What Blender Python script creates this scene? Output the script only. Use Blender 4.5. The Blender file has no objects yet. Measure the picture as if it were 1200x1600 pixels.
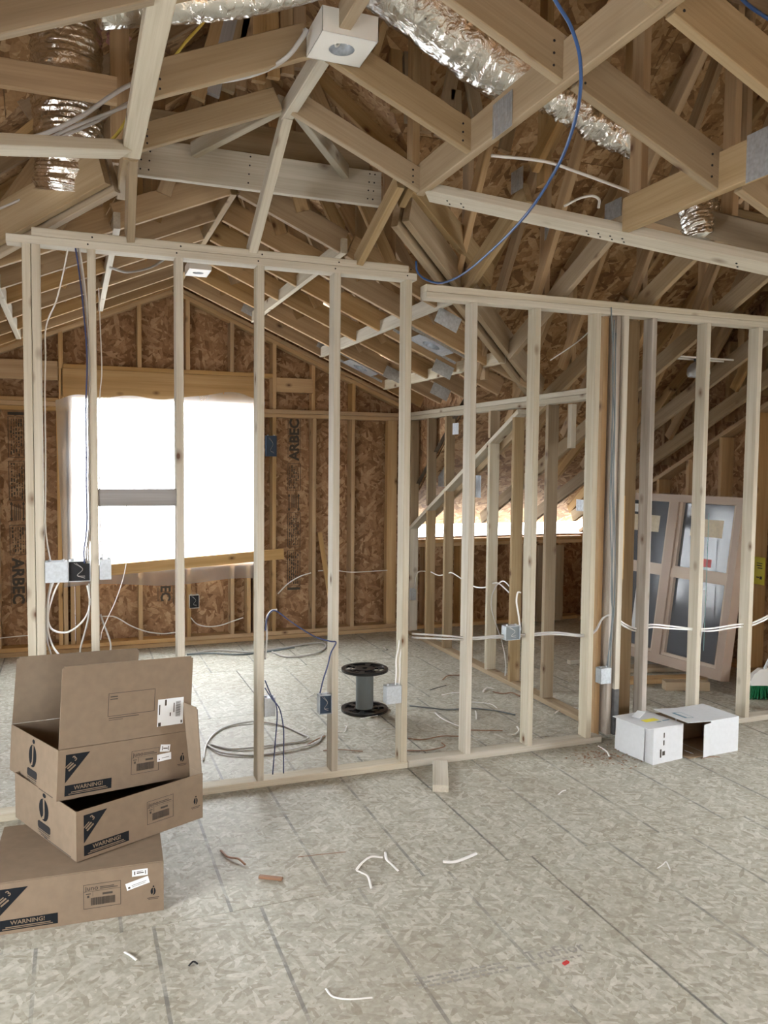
import bpy, bmesh, math, random
from mathutils import Vector, Matrix, noise
random.seed(7)
scene = bpy.context.scene
COL = scene.collection

# ------------------------------------------------------------------ camera
FPX, CAMH = 1280.0, 1.74
YAW, TILT, ROLL = 0.365044, 0.0593777, 0.0098276
_f = Vector((math.sin(YAW)*math.cos(TILT), math.cos(YAW)*math.cos(TILT), -math.sin(TILT)))
_r0 = Vector((math.cos(YAW), -math.sin(YAW), 0))
_u0 = _r0.cross(_f)
CR = _r0*math.cos(ROLL) + _u0*math.sin(ROLL)
CU = -_r0*math.sin(ROLL) + _u0*math.cos(ROLL)
CF = _f
CAM = Vector((0, 0, CAMH))
cd = bpy.data.cameras.new('camera')
cam = bpy.data.objects.new('camera', cd)
COL.objects.link(cam)
cd.sensor_fit = 'VERTICAL'
cd.sensor_height = 24.0
cd.sensor_width = 18.0
cd.lens = FPX*24.0/1600.0
cd.clip_start = 0.05
cam.matrix_world = Matrix((
    (CR.x, CU.x, -CF.x, 0), (CR.y, CU.y, -CF.y, 0), (CR.z, CU.z, -CF.z, CAMH), (0, 0, 0, 1)))
scene.camera = cam

# ------------------------------------------------------------------ daylight and exposure
w = bpy.data.worlds.new('overcast')
scene.world = w
w.use_nodes = True
bg = w.node_tree.nodes['Background']
_nt = w.node_tree
_tc = _nt.nodes.new('ShaderNodeTexCoord'); _sx = _nt.nodes.new('ShaderNodeSeparateXYZ')
_rp = _nt.nodes.new('ShaderNodeValToRGB')          # overcast sky above, pale open ground below the horizon
_mr = _nt.nodes.new('ShaderNodeMath'); _mr.operation = 'MULTIPLY_ADD'; _mr.inputs[1].default_value = 0.5; _mr.inputs[2].default_value = 0.5
_nt.links.new(_tc.outputs['Generated'], _sx.inputs[0]); _nt.links.new(_sx.outputs[2], _mr.inputs[0]); _nt.links.new(_mr.outputs[0], _rp.inputs[0])
_rp.color_ramp.elements[0].position = 0.47; _rp.color_ramp.elements[0].color = (0.42, 0.43, 0.44, 1)
_rp.color_ramp.elements[1].position = 0.52; _rp.color_ramp.elements[1].color = (0.93, 0.97, 1.0, 1)
_nt.links.new(_rp.outputs[0], bg.inputs[0])
bg.inputs[1].default_value = 36.0
scene.view_settings.view_transform = 'Standard'
scene.view_settings.look = 'None'
scene.view_settings.gamma = 1.0
scene.view_settings.exposure = -0.16
scene.view_settings.use_curve_mapping = False
scene.cycles.use_denoising = True
scene.cycles.max_bounces = 6
scene.cycles.diffuse_bounces = 4
scene.cycles.transparent_max_bounces = 6
scene.cycles.sample_clamp_indirect = 8.0
scene.cycles.use_adaptive_sampling = True
scene.cycles.adaptive_threshold = 0.08

# ------------------------------------------------------------------ geometry of the place
# X runs along the stud partition, Y away from the viewer towards the window wall, Z up.
YF, YW, XR = 4.235, 7.84, 3.20          # partition face, window wall stud face, side wall face
AX, AZ, SL = 0.90, 3.283, 0.43          # vault ridge X, height, slope
MZ, MS = 1.10, 0.48                     # back slope ceiling: height at the window wall, slope
RZ, RS, RY = 4.45, 0.75, 3.70           # roof ridge height, slope, main ridge Y
def zv(x): return AZ - SL*abs(x-AX)
def zm(y): return MZ + MS*(YW-y)
def zroof(x, y): return max(RZ-RS*abs(x-AX), RZ-RS*abs(y-RY))
def ray(x, y): return CR*((x-600)/FPX) - CU*((y-800)/FPX) + CF
def onY(x, y, Y): d = ray(x, y); return CAM + d*(Y/d.y)
def onX(x, y, X): d = ray(x, y); return CAM + d*(X/d.x)
def onZ(x, y, Z): d = ray(x, y); return CAM + d*((Z-CAMH)/d.z)
def onV(x, y, side=1):                  # on the vault slope
    d = ray(x, y); k = SL*side
    return CAM + d*((AZ+k*AX-CAMH)/(d.z+k*d.x))
def onM(x, y, dz=0):
    d = ray(x, y); return CAM + d*((MZ+dz+MS*YW-CAMH)/(d.z+MS*d.y))

# ------------------------------------------------------------------ materials
def new_mat(name):
    m = bpy.data.materials.new(name); m.use_nodes = True
    nt = m.node_tree; b = nt.nodes['Principled BSDF']
    return m, nt, b
def N(nt, t, **kw):
    n = nt.nodes.new(t)
    for k, v in kw.items(): setattr(n, k, v)
    return n
def L(nt, a, b): nt.links.new(a, b)
def ramp(nt, fac, stops):
    r = N(nt, 'ShaderNodeValToRGB')
    e = r.color_ramp.elements
    e[0].position, e[0].color = stops[0][0], (*stops[0][1], 1)
    e[1].position, e[1].color = stops[-1][0], (*stops[-1][1], 1)
    for p, c in stops[1:-1]:
        q = e.new(p); q.color = (*c, 1)
    L(nt, fac, r.inputs[0]); return r.outputs[0]
def mixc(nt, fac, a, b, mode='MIX'):
    m = N(nt, 'ShaderNodeMix', data_type='RGBA', blend_type=mode)
    if isinstance(fac, (int, float)): m.inputs[0].default_value = fac
    else: L(nt, fac, m.inputs[0])
    for s, v in ((6, a), (7, b)):
        if isinstance(v, tuple): m.inputs[s].default_value = (*v, 1)
        else: L(nt, v, m.inputs[s])
    return m.outputs[2]
def math_(nt, op, a, b=None, c=None):
    m = N(nt, 'ShaderNodeMath', operation=op)
    for i, v in enumerate((a, b, c)):
        if v is None: continue
        if isinstance(v, (int, float)): m.inputs[i].default_value = v
        else: L(nt, v, m.inputs[i])
    return m.outputs[0]
def coords(nt, scale, rot=(0, 0, 0), seed=True):
    tc = N(nt, 'ShaderNodeTexCoord'); oi = N(nt, 'ShaderNodeObjectInfo')
    mp = N(nt, 'ShaderNodeMapping'); mp.inputs['Scale'].default_value = scale
    src = tc.outputs['Object']
    if any(rot):
        mr = N(nt, 'ShaderNodeMapping'); mr.inputs['Rotation'].default_value = rot
        L(nt, src, mr.inputs['Vector']); src = mr.outputs[0]
    L(nt, src, mp.inputs['Vector'])
    if not seed: return mp.outputs[0], oi.outputs['Random']
    cb = N(nt, 'ShaderNodeCombineXYZ')
    k = math_(nt, 'MULTIPLY', oi.outputs['Random'], 97.0)
    for i in range(3): L(nt, k, cb.inputs[i])
    ad = N(nt, 'ShaderNodeVectorMath', operation='ADD')
    L(nt, mp.outputs[0], ad.inputs[0]); L(nt, cb.outputs[0], ad.inputs[1])
    return ad.outputs[0], oi.outputs['Random']
def bump(nt, b, h, strength=0.3, dist=0.002):
    bp = N(nt, 'ShaderNodeBump'); bp.inputs['Strength'].default_value = strength
    bp.inputs['Distance'].default_value = dist
    L(nt, h, bp.inputs['Height']); L(nt, bp.outputs[0], b.inputs['Normal'])

def lumber(name, dark, mid, light, knot=(0.11, 0.055, 0.028), stain=0.0, spread=0.28):
    m, nt, b = new_mat(name)
    v, rnd = coords(nt, (0.7, 16, 16))
    n1 = N(nt, 'ShaderNodeTexNoise'); n1.inputs['Scale'].default_value = 1.0
    n1.inputs['Detail'].default_value = 4; n1.inputs['Distortion'].default_value = 0.5
    L(nt, v, n1.inputs['Vector'])
    c = ramp(nt, n1.outputs[0], [(0.25, dark), (0.5, mid), (0.75, light)])
    v2, _ = coords(nt, (3, 110, 110))
    n2 = N(nt, 'ShaderNodeTexNoise'); n2.inputs['Scale'].default_value = 1.0; n2.inputs['Detail'].default_value = 2
    L(nt, v2, n2.inputs['Vector'])
    c = mixc(nt, 0.28, c, ramp(nt, n2.outputs[0], [(0.3, (0.62, 0.56, 0.5)), (0.6, (1, 1, 1))]), 'MULTIPLY')
    v3, _ = coords(nt, (4.5, 7.5, 7.5))
    vo = N(nt, 'ShaderNodeTexVoronoi'); vo.inputs['Scale'].default_value = 1.0
    L(nt, v3, vo.inputs['Vector'])
    sc = N(nt, 'ShaderNodeSeparateColor'); L(nt, vo.outputs['Color'], sc.inputs[0])
    k = ramp(nt, vo.outputs['Distance'], [(0.055, (1, 1, 1)), (0.09, (0.55, 0.55, 0.55)), (0.20, (0.0, 0.0, 0.0))])
    k = math_(nt, 'MULTIPLY', k, math_(nt, 'GREATER_THAN', sc.outputs[0], 0.38))
    c = mixc(nt, k, c, knot)
    v4, _ = coords(nt, (1.3, 4, 4))
    n4 = N(nt, 'ShaderNodeTexNoise'); n4.inputs['Scale'].default_value = 1.0; n4.inputs['Detail'].default_value = 4
    L(nt, v4, n4.inputs['Vector'])
    s_ = 0.12+stain
    c = mixc(nt, ramp(nt, n4.outputs[0], [(0.52-0.10*stain, (0, 0, 0)), (0.80, (s_, s_, s_))]), c, (0.16, 0.12, 0.09))
    hs = N(nt, 'ShaderNodeHueSaturation')
    L(nt, c, hs.inputs['Color'])
    L(nt, math_(nt, 'MULTIPLY_ADD', rnd, spread, 1.0-spread*0.5), hs.inputs['Value'])
    r2 = math_(nt, 'FRACT', math_(nt, 'MULTIPLY', rnd, 13.7))
    L(nt, math_(nt, 'MULTIPLY_ADD', r2, 0.3, 0.85), hs.inputs['Saturation'])
    L(nt, hs.outputs[0], b.inputs['Base Color'])
    b.inputs['Roughness'].default_value = 0.75
    b.inputs['Specular IOR Level'].default_value = 0.25
    bump(nt, b, n2.outputs[0], 0.2, 0.0008)
    return m

def osb(name, cols, gain=1.0, flake=1.0, lines=False):
    m, nt, b = new_mat(name)
    outs = []
    for i, (ang, sx, sy) in enumerate(((0.35, 11, 36), (1.40, 12, 40), (2.45, 10, 34))):
        tc, rnd = coords(nt, (sx/flake, sy/flake, 30), (0, 0, ang))
        vo = N(nt, 'ShaderNodeTexVoronoi'); vo.inputs['Scale'].default_value = 1.0
        L(nt, tc, vo.inputs['Vector'])
        se = N(nt, 'ShaderNodeSeparateColor'); L(nt, vo.outputs['Color'], se.inputs[0])
        outs.append((se.outputs[0], se.outputs[1], vo.outputs['Distance']))
    t, _ = coords(nt, (14/flake, 14/flake, 14))
    nm = N(nt, 'ShaderNodeTexNoise'); nm.inputs['Scale'].default_value = 1.0; nm.inputs['Detail'].default_value = 3
    L(nt, t, nm.inputs['Vector'])
    # the flake that lies on top: the layer with the largest second channel
    a = math_(nt, 'GREATER_THAN', outs[0][1], outs[1][1])
    mx = math_(nt, 'MAXIMUM', outs[0][1], outs[1][1])
    v01 = N(nt, 'ShaderNodeMix'); L(nt, a, v01.inputs[0]); L(nt, outs[1][0], v01.inputs[2]); L(nt, outs[0][0], v01.inputs[3])
    a2 = math_(nt, 'GREATER_THAN', mx, outs[2][1])
    v = N(nt, 'ShaderNodeMix'); L(nt, a2, v.inputs[0]); L(nt, outs[2][0], v.inputs[2]); L(nt, v01.outputs[0], v.inputs[3])
    val = math_(nt, 'MULTIPLY_ADD', nm.outputs[0], 0.5, math_(nt, 'MULTIPLY_ADD', v.outputs[0], 0.8, -0.18))
    c = ramp(nt, val, [(0.05, cols[0]), (0.35, cols[1]), (0.62, cols[2]), (0.95, cols[3])])
    tg, _ = coords(nt, (60, 60, 60))
    ng = N(nt, 'ShaderNodeTexNoise'); ng.inputs['Scale'].default_value = 1.0; ng.inputs['Detail'].default_value = 3
    L(nt, tg, ng.inputs['Vector'])
    c = mixc(nt, 0.5, c, ramp(nt, ng.outputs[0], [(0.3, (0.6, 0.58, 0.55)), (0.7, (1, 1, 1))]), 'MULTIPLY')
    if lines:
        # nailing lines printed along the sheet every 406 mm, scuffed
        tc = N(nt, 'ShaderNodeTexCoord'); sx = N(nt, 'ShaderNodeSeparateXYZ'); L(nt, tc.outputs['Object'], sx.inputs[0])
        fr = math_(nt, 'FRACT', math_(nt, 'MULTIPLY_ADD', sx.outputs[0], 1/0.4064, 0.5))
        dd = math_(nt, 'ABSOLUTE', math_(nt, 'SUBTRACT', fr, 0.5))
        t5, _ = coords(nt, (7, 7, 7))
        n5 = N(nt, 'ShaderNodeTexNoise'); n5.inputs['Scale'].default_value = 1.0; n5.inputs['Detail'].default_value = 4
        L(nt, t5, n5.inputs['Vector'])
        ln = math_(nt, 'MULTIPLY', math_(nt, 'LESS_THAN', dd, 0.0165), ramp(nt, n5.outputs[0], [(0.35, (0.08, 0.08, 0.08)), (0.58, (0.62, 0.62, 0.62))]))
        c = mixc(nt, ln, c, (0.11, 0.12, 0.12))
        t6, _ = coords(nt, (1.1, 1.1, 1.1))
        n6 = N(nt, 'ShaderNodeTexNoise'); n6.inputs['Scale'].default_value = 1.0; n6.inputs['Detail'].default_value = 5
        L(nt, t6, n6.inputs['Vector'])
        c = mixc(nt, ramp(nt, n6.outputs[0], [(0.5, (0, 0, 0)), (0.75, (0.35, 0.35, 0.35))]), c, (0.24, 0.19, 0.13))
    L(nt, c, b.inputs['Base Color'])
    b.inputs['Roughness'].default_value = 0.62 if lines else 0.7
    b.inputs['Specular IOR Level'].default_value = 0.35 if lines else 0.25
    bump(nt, b, val, 0.35, 0.002)
    return m

def plain(name, col, rough=0.6, metal=0.0, var=0.0, scale=40, spec=0.4, bmp=0.0):
    m, nt, b = new_mat(name)
    b.inputs['Roughness'].default_value = rough; b.inputs['Metallic'].default_value = metal
    b.inputs['Specular IOR Level'].default_value = spec
    t, rnd = coords(nt, (scale, scale, scale))
    n = N(nt, 'ShaderNodeTexNoise'); n.inputs['Scale'].default_value = 1.0; n.inputs['Detail'].default_value = 4
    L(nt, t, n.inputs['Vector'])
    lo = tuple(max(0, c*(1-var)) for c in col); hi = tuple(min(1, c*(1+var)) for c in col)
    L(nt, ramp(nt, n.outputs[0], [(0.3, lo), (0.7, hi)]), b.inputs['Base Color'])
    if bmp: bump(nt, b, n.outputs[0], bmp, 0.003)
    return m

M = {}
M['stud'] = lumber('spruce_stud', (0.40, 0.355, 0.27), (0.485, 0.445, 0.355), (0.55, 0.52, 0.435))
M['chord'] = lumber('spruce_chord', (0.25, 0.18, 0.10), (0.32, 0.24, 0.145), (0.385, 0.30, 0.195), spread=0.25)
M['far'] = lumber('spruce_far', (0.40, 0.265, 0.13), (0.50, 0.34, 0.18), (0.58, 0.42, 0.245), spread=0.25)
M['grey'] = lumber('weathered_lumber', (0.16, 0.15, 0.14), (0.25, 0.24, 0.235), (0.34, 0.335, 0.33), stain=0.15)
M['wet'] = lumber('stained_lumber', (0.26, 0.22, 0.17), (0.46, 0.41, 0.35), (0.62, 0.58, 0.52), stain=0.6)
M['web'] = lumber('spruce_web', (0.27, 0.175, 0.09), (0.37, 0.25, 0.135), (0.46, 0.33, 0.19))
M['osb_wall'] = osb('osb_wall', ((0.20, 0.105, 0.05), (0.31, 0.175, 0.09), (0.40, 0.24, 0.13), (0.54, 0.37, 0.22)), flake=1.15)
M['osb_roof'] = osb('osb_roof', ((0.17, 0.09, 0.04), (0.30, 0.17, 0.08), (0.40, 0.245, 0.12), (0.54, 0.38, 0.22)), flake=1.3)
M['osb_floor'] = osb('osb_floor', ((0.345, 0.325, 0.26), (0.425, 0.415, 0.35), (0.475, 0.468, 0.40), (0.60, 0.595, 0.53)), lines=True, flake=0.62)
M['under'] = plain('light_leak_backing', (0.10, 0.08, 0.06), 0.9)
M['kraft'] = plain('kraft_board', (0.215, 0.163, 0.115), 0.8, var=0.06, scale=25, spec=0.15)
M['kraft_in'] = plain('kraft_board_inner', (0.33, 0.24, 0.155), 0.85, var=0.06, scale=25, spec=0.1)
M['ink'] = plain('black_print', (0.012, 0.014, 0.017), 0.8, spec=0.1)
M['ink_soft'] = plain('worn_print', (0.055, 0.045, 0.035), 0.8)
M['sticker'] = plain('white_sticker', (0.72, 0.76, 0.78), 0.5)
M['whitecard'] = plain('white_card', (0.56, 0.58, 0.60), 0.6, var=0.03)
M['yellow'] = plain('yellow_print', (0.75, 0.68, 0.06), 0.5)
M['blueprint'] = plain('blue_print', (0.08, 0.20, 0.28), 0.5)
M['foil'] = plain('foil', (0.78, 0.77, 0.74), 0.2, 1.0, 0.08, 55, bmp=0.9)
m, nt, b = new_mat('foil')
b.inputs['Metallic'].default_value = 1.0; b.inputs['Base Color'].default_value = (0.80, 0.79, 0.76, 1); b.inputs['Roughness'].default_value = 0.17
t, _ = coords(nt, (16, 16, 16)); n = N(nt, 'ShaderNodeTexNoise'); n.inputs['Scale'].default_value = 1.0; n.inputs['Detail'].default_value = 5; n.inputs['Distortion'].default_value = 1.6
L(nt, t, n.inputs['Vector']); bump(nt, b, n.outputs[0], 0.55, 0.02)
M['foil'] = m
M['galv'] = plain('galvanised', (0.52, 0.56, 0.60), 0.42, 0.75, 0.15, 60)
M['steelbox'] = plain('box_steel', (0.50, 0.55, 0.59), 0.45, 0.5, 0.1, 80)
M['bluebox'] = plain('dark_blue_plastic', (0.02, 0.045, 0.085), 0.4)
M['dark'] = plain('dark_void', (0.015, 0.015, 0.017), 0.8)
M['blackpl'] = plain('black_plastic', (0.012, 0.013, 0.014), 0.3, spec=0.5)
M['greycore'] = plain('grey_plastic', (0.16, 0.19, 0.20), 0.5)
M['lampwhite'] = plain('white_enamel', (0.74, 0.74, 0.71), 0.45)
M['cable_grey'] = plain('grey_cable', (0.44, 0.43, 0.41), 0.45)
M['cable_white'] = plain('white_cable', (0.78, 0.78, 0.76), 0.4)
M['cable_blue'] = plain('blue_cable', (0.025, 0.075, 0.22), 0.4)
M['cable_dkblue'] = plain('navy_cable', (0.035, 0.05, 0.13), 0.4)
M['cable_yel'] = plain('yellow_cable', (0.62, 0.50, 0.10), 0.5)
M['copper'] = plain('brown_sheath', (0.26, 0.14, 0.08), 0.6)
M['green'] = plain('green_bristle', (0.01, 0.16, 0.06), 0.6, var=0.3, scale=90)
M['pink'] = plain('pink_insulation', (0.50, 0.27, 0.27), 0.95, var=0.2, scale=60)
M['vinyl'] = plain('window_vinyl', (0.42, 0.325, 0.255), 0.5)
M['rail'] = plain('window_rail', (0.55, 0.455, 0.36), 0.5)
M['paperlbl'] = plain('paper_label', (0.62, 0.55, 0.40), 0.6, var=0.1)
M['red'] = plain('red_label', (0.50, 0.04, 0.04), 0.5)
M['cyan'] = plain('cyan_tape', (0.25, 0.52, 0.52), 0.5)
M['foot'] = plain('dark_stain', (0.075, 0.075, 0.075), 0.7, var=0.4, scale=18)
m, nt, b = new_mat('pane_glass')
b.inputs['Base Color'].default_value = (0.055, 0.065, 0.08, 1); b.inputs['Roughness'].default_value = 0.12
b.inputs['Specular IOR Level'].default_value = 0.25
M['glass'] = m
def film(name, opac, tr):
    m, nt, b = new_mat(name); nt.nodes.remove(b)
    o = nt.nodes['Material Output']
    t = N(nt, 'ShaderNodeBsdfTransparent'); d = N(nt, 'ShaderNodeBsdfTranslucent'); g = N(nt, 'ShaderNodeBsdfDiffuse')
    d.inputs[0].default_value = (0.92, 0.94, 0.97, 1); g.inputs[0].default_value = (0.85, 0.87, 0.9, 1)
    m1 = N(nt, 'ShaderNodeMixShader'); m1.inputs[0].default_value = tr; L(nt, g.outputs[0], m1.inputs[1]); L(nt, d.outputs[0], m1.inputs[2])
    tx, _ = coords(nt, (3, 3, 1.2), seed=False)
    n = N(nt, 'ShaderNodeTexNoise'); n.inputs['Scale'].default_value = 1.0; n.inputs['Detail'].default_value = 4
    L(nt, tx, n.inputs['Vector'])
    m2 = N(nt, 'ShaderNodeMixShader'); L(nt, math_(nt, 'MULTIPLY_ADD', n.outputs[0], opac*0.8, opac*0.6), m2.inputs[0])
    L(nt, t.outputs[0], m2.inputs[1]); L(nt, m1.outputs[0], m2.inputs[2]); L(nt, m2.outputs[0], o.inputs[0])
    return m
M['poly'] = film('poly_sheet', 0.30, 0.6)
M['wrap'] = film('stretch_wrap', 0.08, 0.2)

# ------------------------------------------------------------------ builders
def link(name, me, mat=None, parent=None, mtx=None):
    o = bpy.data.objects.new(name, me); COL.objects.link(o)
    if mat is not None and me is not None and not me.materials: me.materials.append(mat)
    if parent is not None: o.parent = parent
    if mtx is not None: o.matrix_local = mtx
    return o
def empty(name, loc=(0, 0, 0), rz=0.0, mtx=None):
    o = bpy.data.objects.new(name, None); COL.objects.link(o); o.empty_display_size = 0.1
    o.matrix_local = mtx if mtx is not None else Matrix.Translation(Vector(loc)) @ Matrix.Rotation(rz, 4, 'Z')
    return o
def tag(o, label, cat, group=None):
    o['label'] = label; o['category'] = cat
    if group: o['group'] = group
    return o
def structure(o): o['kind'] = 'structure'; return o
_cache = {}
def bar_mesh(l, wd, h, mat, ch=0.003):
    key = (round(l, 4), round(wd, 4), round(h, 4), mat.name)
    if key in _cache: return _cache[key]
    ch = min(ch, wd*0.2, h*0.2)
    a, z1 = wd/2, h
    prof = [(-a+ch, 0), (a-ch, 0), (a, ch), (a, z1-ch), (a-ch, z1), (-a+ch, z1), (-a, z1-ch), (-a, ch)]
    vs = [(0, y, z) for y, z in prof] + [(l, y, z) for y, z in prof]
    fs = [tuple(range(7, -1, -1)), tuple(range(8, 16))]
    for i in range(8):
        j = (i+1) % 8; fs.append((i, j, 8+j, 8+i))
    me = bpy.data.meshes.new('bar'); me.from_pydata(vs, [], [f[::-1] for f in fs] if False else fs)
    me.update(); me.materials.append(mat)
    _cache[key] = me
    return me
def beam(name, p0, p1, wd, h, mat, parent, up=(0, 0, 1)):
    """a board whose bottom centre line runs from p0 to p1"""
    p0, p1 = Vector(p0), Vector(p1); x = (p1-p0); l = x.length
    if l < 0.01: return None
    x /= l; u = Vector(up); z = u - x*u.dot(x)
    if z.length < 1e-4: z = Vector((0, -1, 0)) - x*(-x.y)
    z.normalize(); y = z.cross(x)
    mt = Matrix(((x.x, y.x, z.x, p0.x), (x.y, y.y, z.y, p0.y), (x.z, y.z, z.z, p0.z), (0, 0, 0, 1)))
    return link(name, bar_mesh(l, wd, h, M[mat]), None, parent, mt)
def block(name, x0, x1, y0, y1, z0, z1, mat, parent):
    """axis aligned board, grain along its longest side"""
    dx, dy, dz = x1-x0, y1-y0, z1-z0
    cx, cy, cz = (x0+x1)/2, (y0+y1)/2, (z0+z1)/2
    if dz >= dx and dz >= dy: return beam(name, (cx, y1, z0), (cx, y1, z1), dx, dy, mat, parent, up=(0, -1, 0))
    if dx >= dy: return beam(name, (x0, cy, z0), (x1, cy, z0), dy, dz, mat, parent)
    return beam(name, (cx, y0, z0), (cx, y1, z0), dx, dz, mat, parent)
def panel(name, o, xd, yd, wd, h, t, mat, parent, cuts=()):
    """sheet spanning xd*wd by yd*h from corner o, thickness towards the normal; cut by half-spaces (point, normal kept behind)"""
    xd, yd = Vector(xd).normalized(), Vector(yd).normalized(); n = xd.cross(yd); o = Vector(o)
    mt = Matrix(((xd.x, yd.x, n.x, o.x), (xd.y, yd.y, n.y, o.y), (xd.z, yd.z, n.z, o.z), (0, 0, 0, 1)))
    bm = bmesh.new()
    vs = [bm.verts.new(p) for p in ((0, 0, 0), (wd, 0, 0), (wd, h, 0), (0, h, 0), (0, 0, t), (wd, 0, t), (wd, h, t), (0, h, t))]
    for f in ((3, 2, 1, 0), (4, 5, 6, 7), (0, 1, 5, 4), (1, 2, 6, 5), (2, 3, 7, 6), (3, 0, 4, 7)): bm.faces.new([vs[i] for i in f])
    inv = mt.inverted()
    for pt, nr in cuts:
        r = bmesh.ops.bisect_plane(bm, geom=bm.verts[:]+bm.edges[:]+bm.faces[:], plane_co=inv @ Vector(pt), plane_no=(inv.to_3x3() @ Vector(nr)), clear_outer=True)
        ed = [e for e in r['geom_cut'] if isinstance(e, bmesh.types.BMEdge)]
        if ed: bmesh.ops.edgeloop_fill(bm, edges=ed)
    if len(bm.faces) < 4: bm.free(); return None
    me = bpy.data.meshes.new('sheet'); bm.to_mesh(me); bm.free()
    return link(name, me, M[mat], parent, mt)
def spline(pts, n=6):
    pts = [Vector(p) for p in pts]; out = []
    if len(pts) < 3: return pts
    P = [pts[0]*2-pts[1]] + pts + [pts[-1]*2-pts[-2]]
    for i in range(1, len(P)-2):
        a, b_, c, d = P[i-1], P[i], P[i+1], P[i+2]
        for k in range(n):
            t = k/n
            out.append(0.5*((2*b_)+(c-a)*t+(2*a-5*b_+4*c-d)*t*t+(3*b_-a-3*c+d)*t**3))
    out.append(pts[-1]); return out
def tube_mesh(pts, r, sides=6, smooth=6, radf=None, flat=1.0):
    p = spline(pts, smooth); vs, fs = [], []
    t0 = (p[1]-p[0]).normalized()
    ref = Vector((0, 0, 1)) if abs(t0.z) < 0.9 else Vector((1, 0, 0))
    nx = t0.cross(ref).normalized()
    for i, q in enumerate(p):
        t = (p[min(i+1, len(p)-1)]-p[max(i-1, 0)]).normalized()
        nx = (nx - t*nx.dot(t)).normalized(); ny = t.cross(nx)
        for k in range(sides):
            a = 2*math.pi*k/sides
            rr = r*(radf(i, a) if radf else 1.0)
            vs.append(q + nx*math.cos(a)*rr + ny*math.sin(a)*rr*flat)
    for i in range(len(p)-1):
        for k in range(sides):
            j = (k+1) % sides
            fs.append((i*sides+k, i*sides+j, (i+1)*sides+j, (i+1)*sides+k))
    fs.append(tuple(range(sides-1, -1, -1))); fs.append(tuple((len(p)-1)*sides+k for k in range(sides)))
    me = bpy.data.meshes.new('tube'); me.from_pydata([tuple(v) for v in vs], [], fs); me.update()
    me.polygons.foreach_set('use_smooth', [True]*len(me.polygons))
    return me
def tube(name, pts, r, mat, parent=None, **kw): return link(name, tube_mesh(pts, r, **kw), M[mat], parent)
def solid(name, bm, mat, parent=None, mtx=None, smooth=False):
    me = bpy.data.meshes.new(name); bm.normal_update(); bm.to_mesh(me); bm.free()
    if smooth: me.polygons.foreach_set('use_smooth', [True]*len(me.polygons))
    return link(name, me, M[mat], parent, mtx)
def bbox(bm, x0, x1, y0, y1, z0, z1):
    vs = [bm.verts.new(p) for p in ((x0, y0, z0), (x1, y0, z0), (x1, y1, z0), (x0, y1, z0), (x0, y0, z1), (x1, y0, z1), (x1, y1, z1), (x0, y1, z1))]
    for f in ((3, 2, 1, 0), (4, 5, 6, 7), (0, 1, 5, 4), (1, 2, 6, 5), (2, 3, 7, 6), (3, 0, 4, 7)): bm.faces.new([vs[i] for i in f])
def prism(bm, pts, t):
    """polygon in local XY extruded along +Z"""
    a = [bm.verts.new((x, y, 0)) for x, y in pts]; c = [bm.verts.new((x, y, t)) for x, y in pts]
    bm.faces.new(a[::-1]); bm.faces.new(c); n = len(pts)
    for i in range(n): j = (i+1) % n; bm.faces.new((a[i], a[j], c[j], c[i]))
def lathe(bm, prof, n=32, z=0):
    rings = []
    for r, h in prof: rings.append([bm.verts.new((r*math.cos(2*math.pi*k/n), r*math.sin(2*math.pi*k/n), h+z)) for k in range(n)])
    for a, c in zip(rings, rings[1:]):
        for k in range(n): j = (k+1) % n; bm.faces.new((a[k], a[j], c[j], c[k]))
    return rings
def text(name, body, size, mat, parent, mtx, sx=1.0, align='LEFT', thick=0.0004, bold=0.012):
    cu = bpy.data.curves.new('t', 'FONT'); cu.body = body; cu.size = size; cu.extrude = thick
    cu.align_x = align; cu.resolution_u = 2; cu.space_character = 1.0; cu.offset = size*bold
    to = bpy.data.objects.new('t', cu); COL.objects.link(to)
    dg = bpy.context.evaluated_depsgraph_get()
    me = bpy.data.meshes.new_from_object(to.evaluated_get(dg)); me.materials.clear()
    bpy.data.objects.remove(to); bpy.data.curves.remove(cu)
    return link(name, me, M[mat], parent, mtx @ Matrix.Diagonal((sx, 1, 1, 1)))
def flatrects(name, rects, mat, parent, mtx, t=0.0006):
    bm = bmesh.new()
    for x0, x1, y0, y1 in rects: bbox(bm, x0, x1, y0, y1, 0, t)
    o = solid(name, bm, mat, parent, mtx)
    return o
def flatpoly(name, pts, mat, parent, mtx, t=0.0006):
    bm = bmesh.new(); prism(bm, pts, t); return solid(name, bm, mat, parent, mtx)
def ellipse(rx, ry, n=20, cx=0, cy=0): return [(cx+rx*math.cos(2*math.pi*k/n), cy+ry*math.sin(2*math.pi*k/n)) for k in range(n)]
def frame(o, xd, yd):
    xd, yd = Vector(xd).normalized(), Vector(yd).normalized(); n = xd.cross(yd); o = Vector(o)
    return Matrix(((xd.x, yd.x, n.x, o.x), (xd.y, yd.y, n.y, o.y), (xd.z, yd.z, n.z, o.z), (0, 0, 0, 1)))

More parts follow.
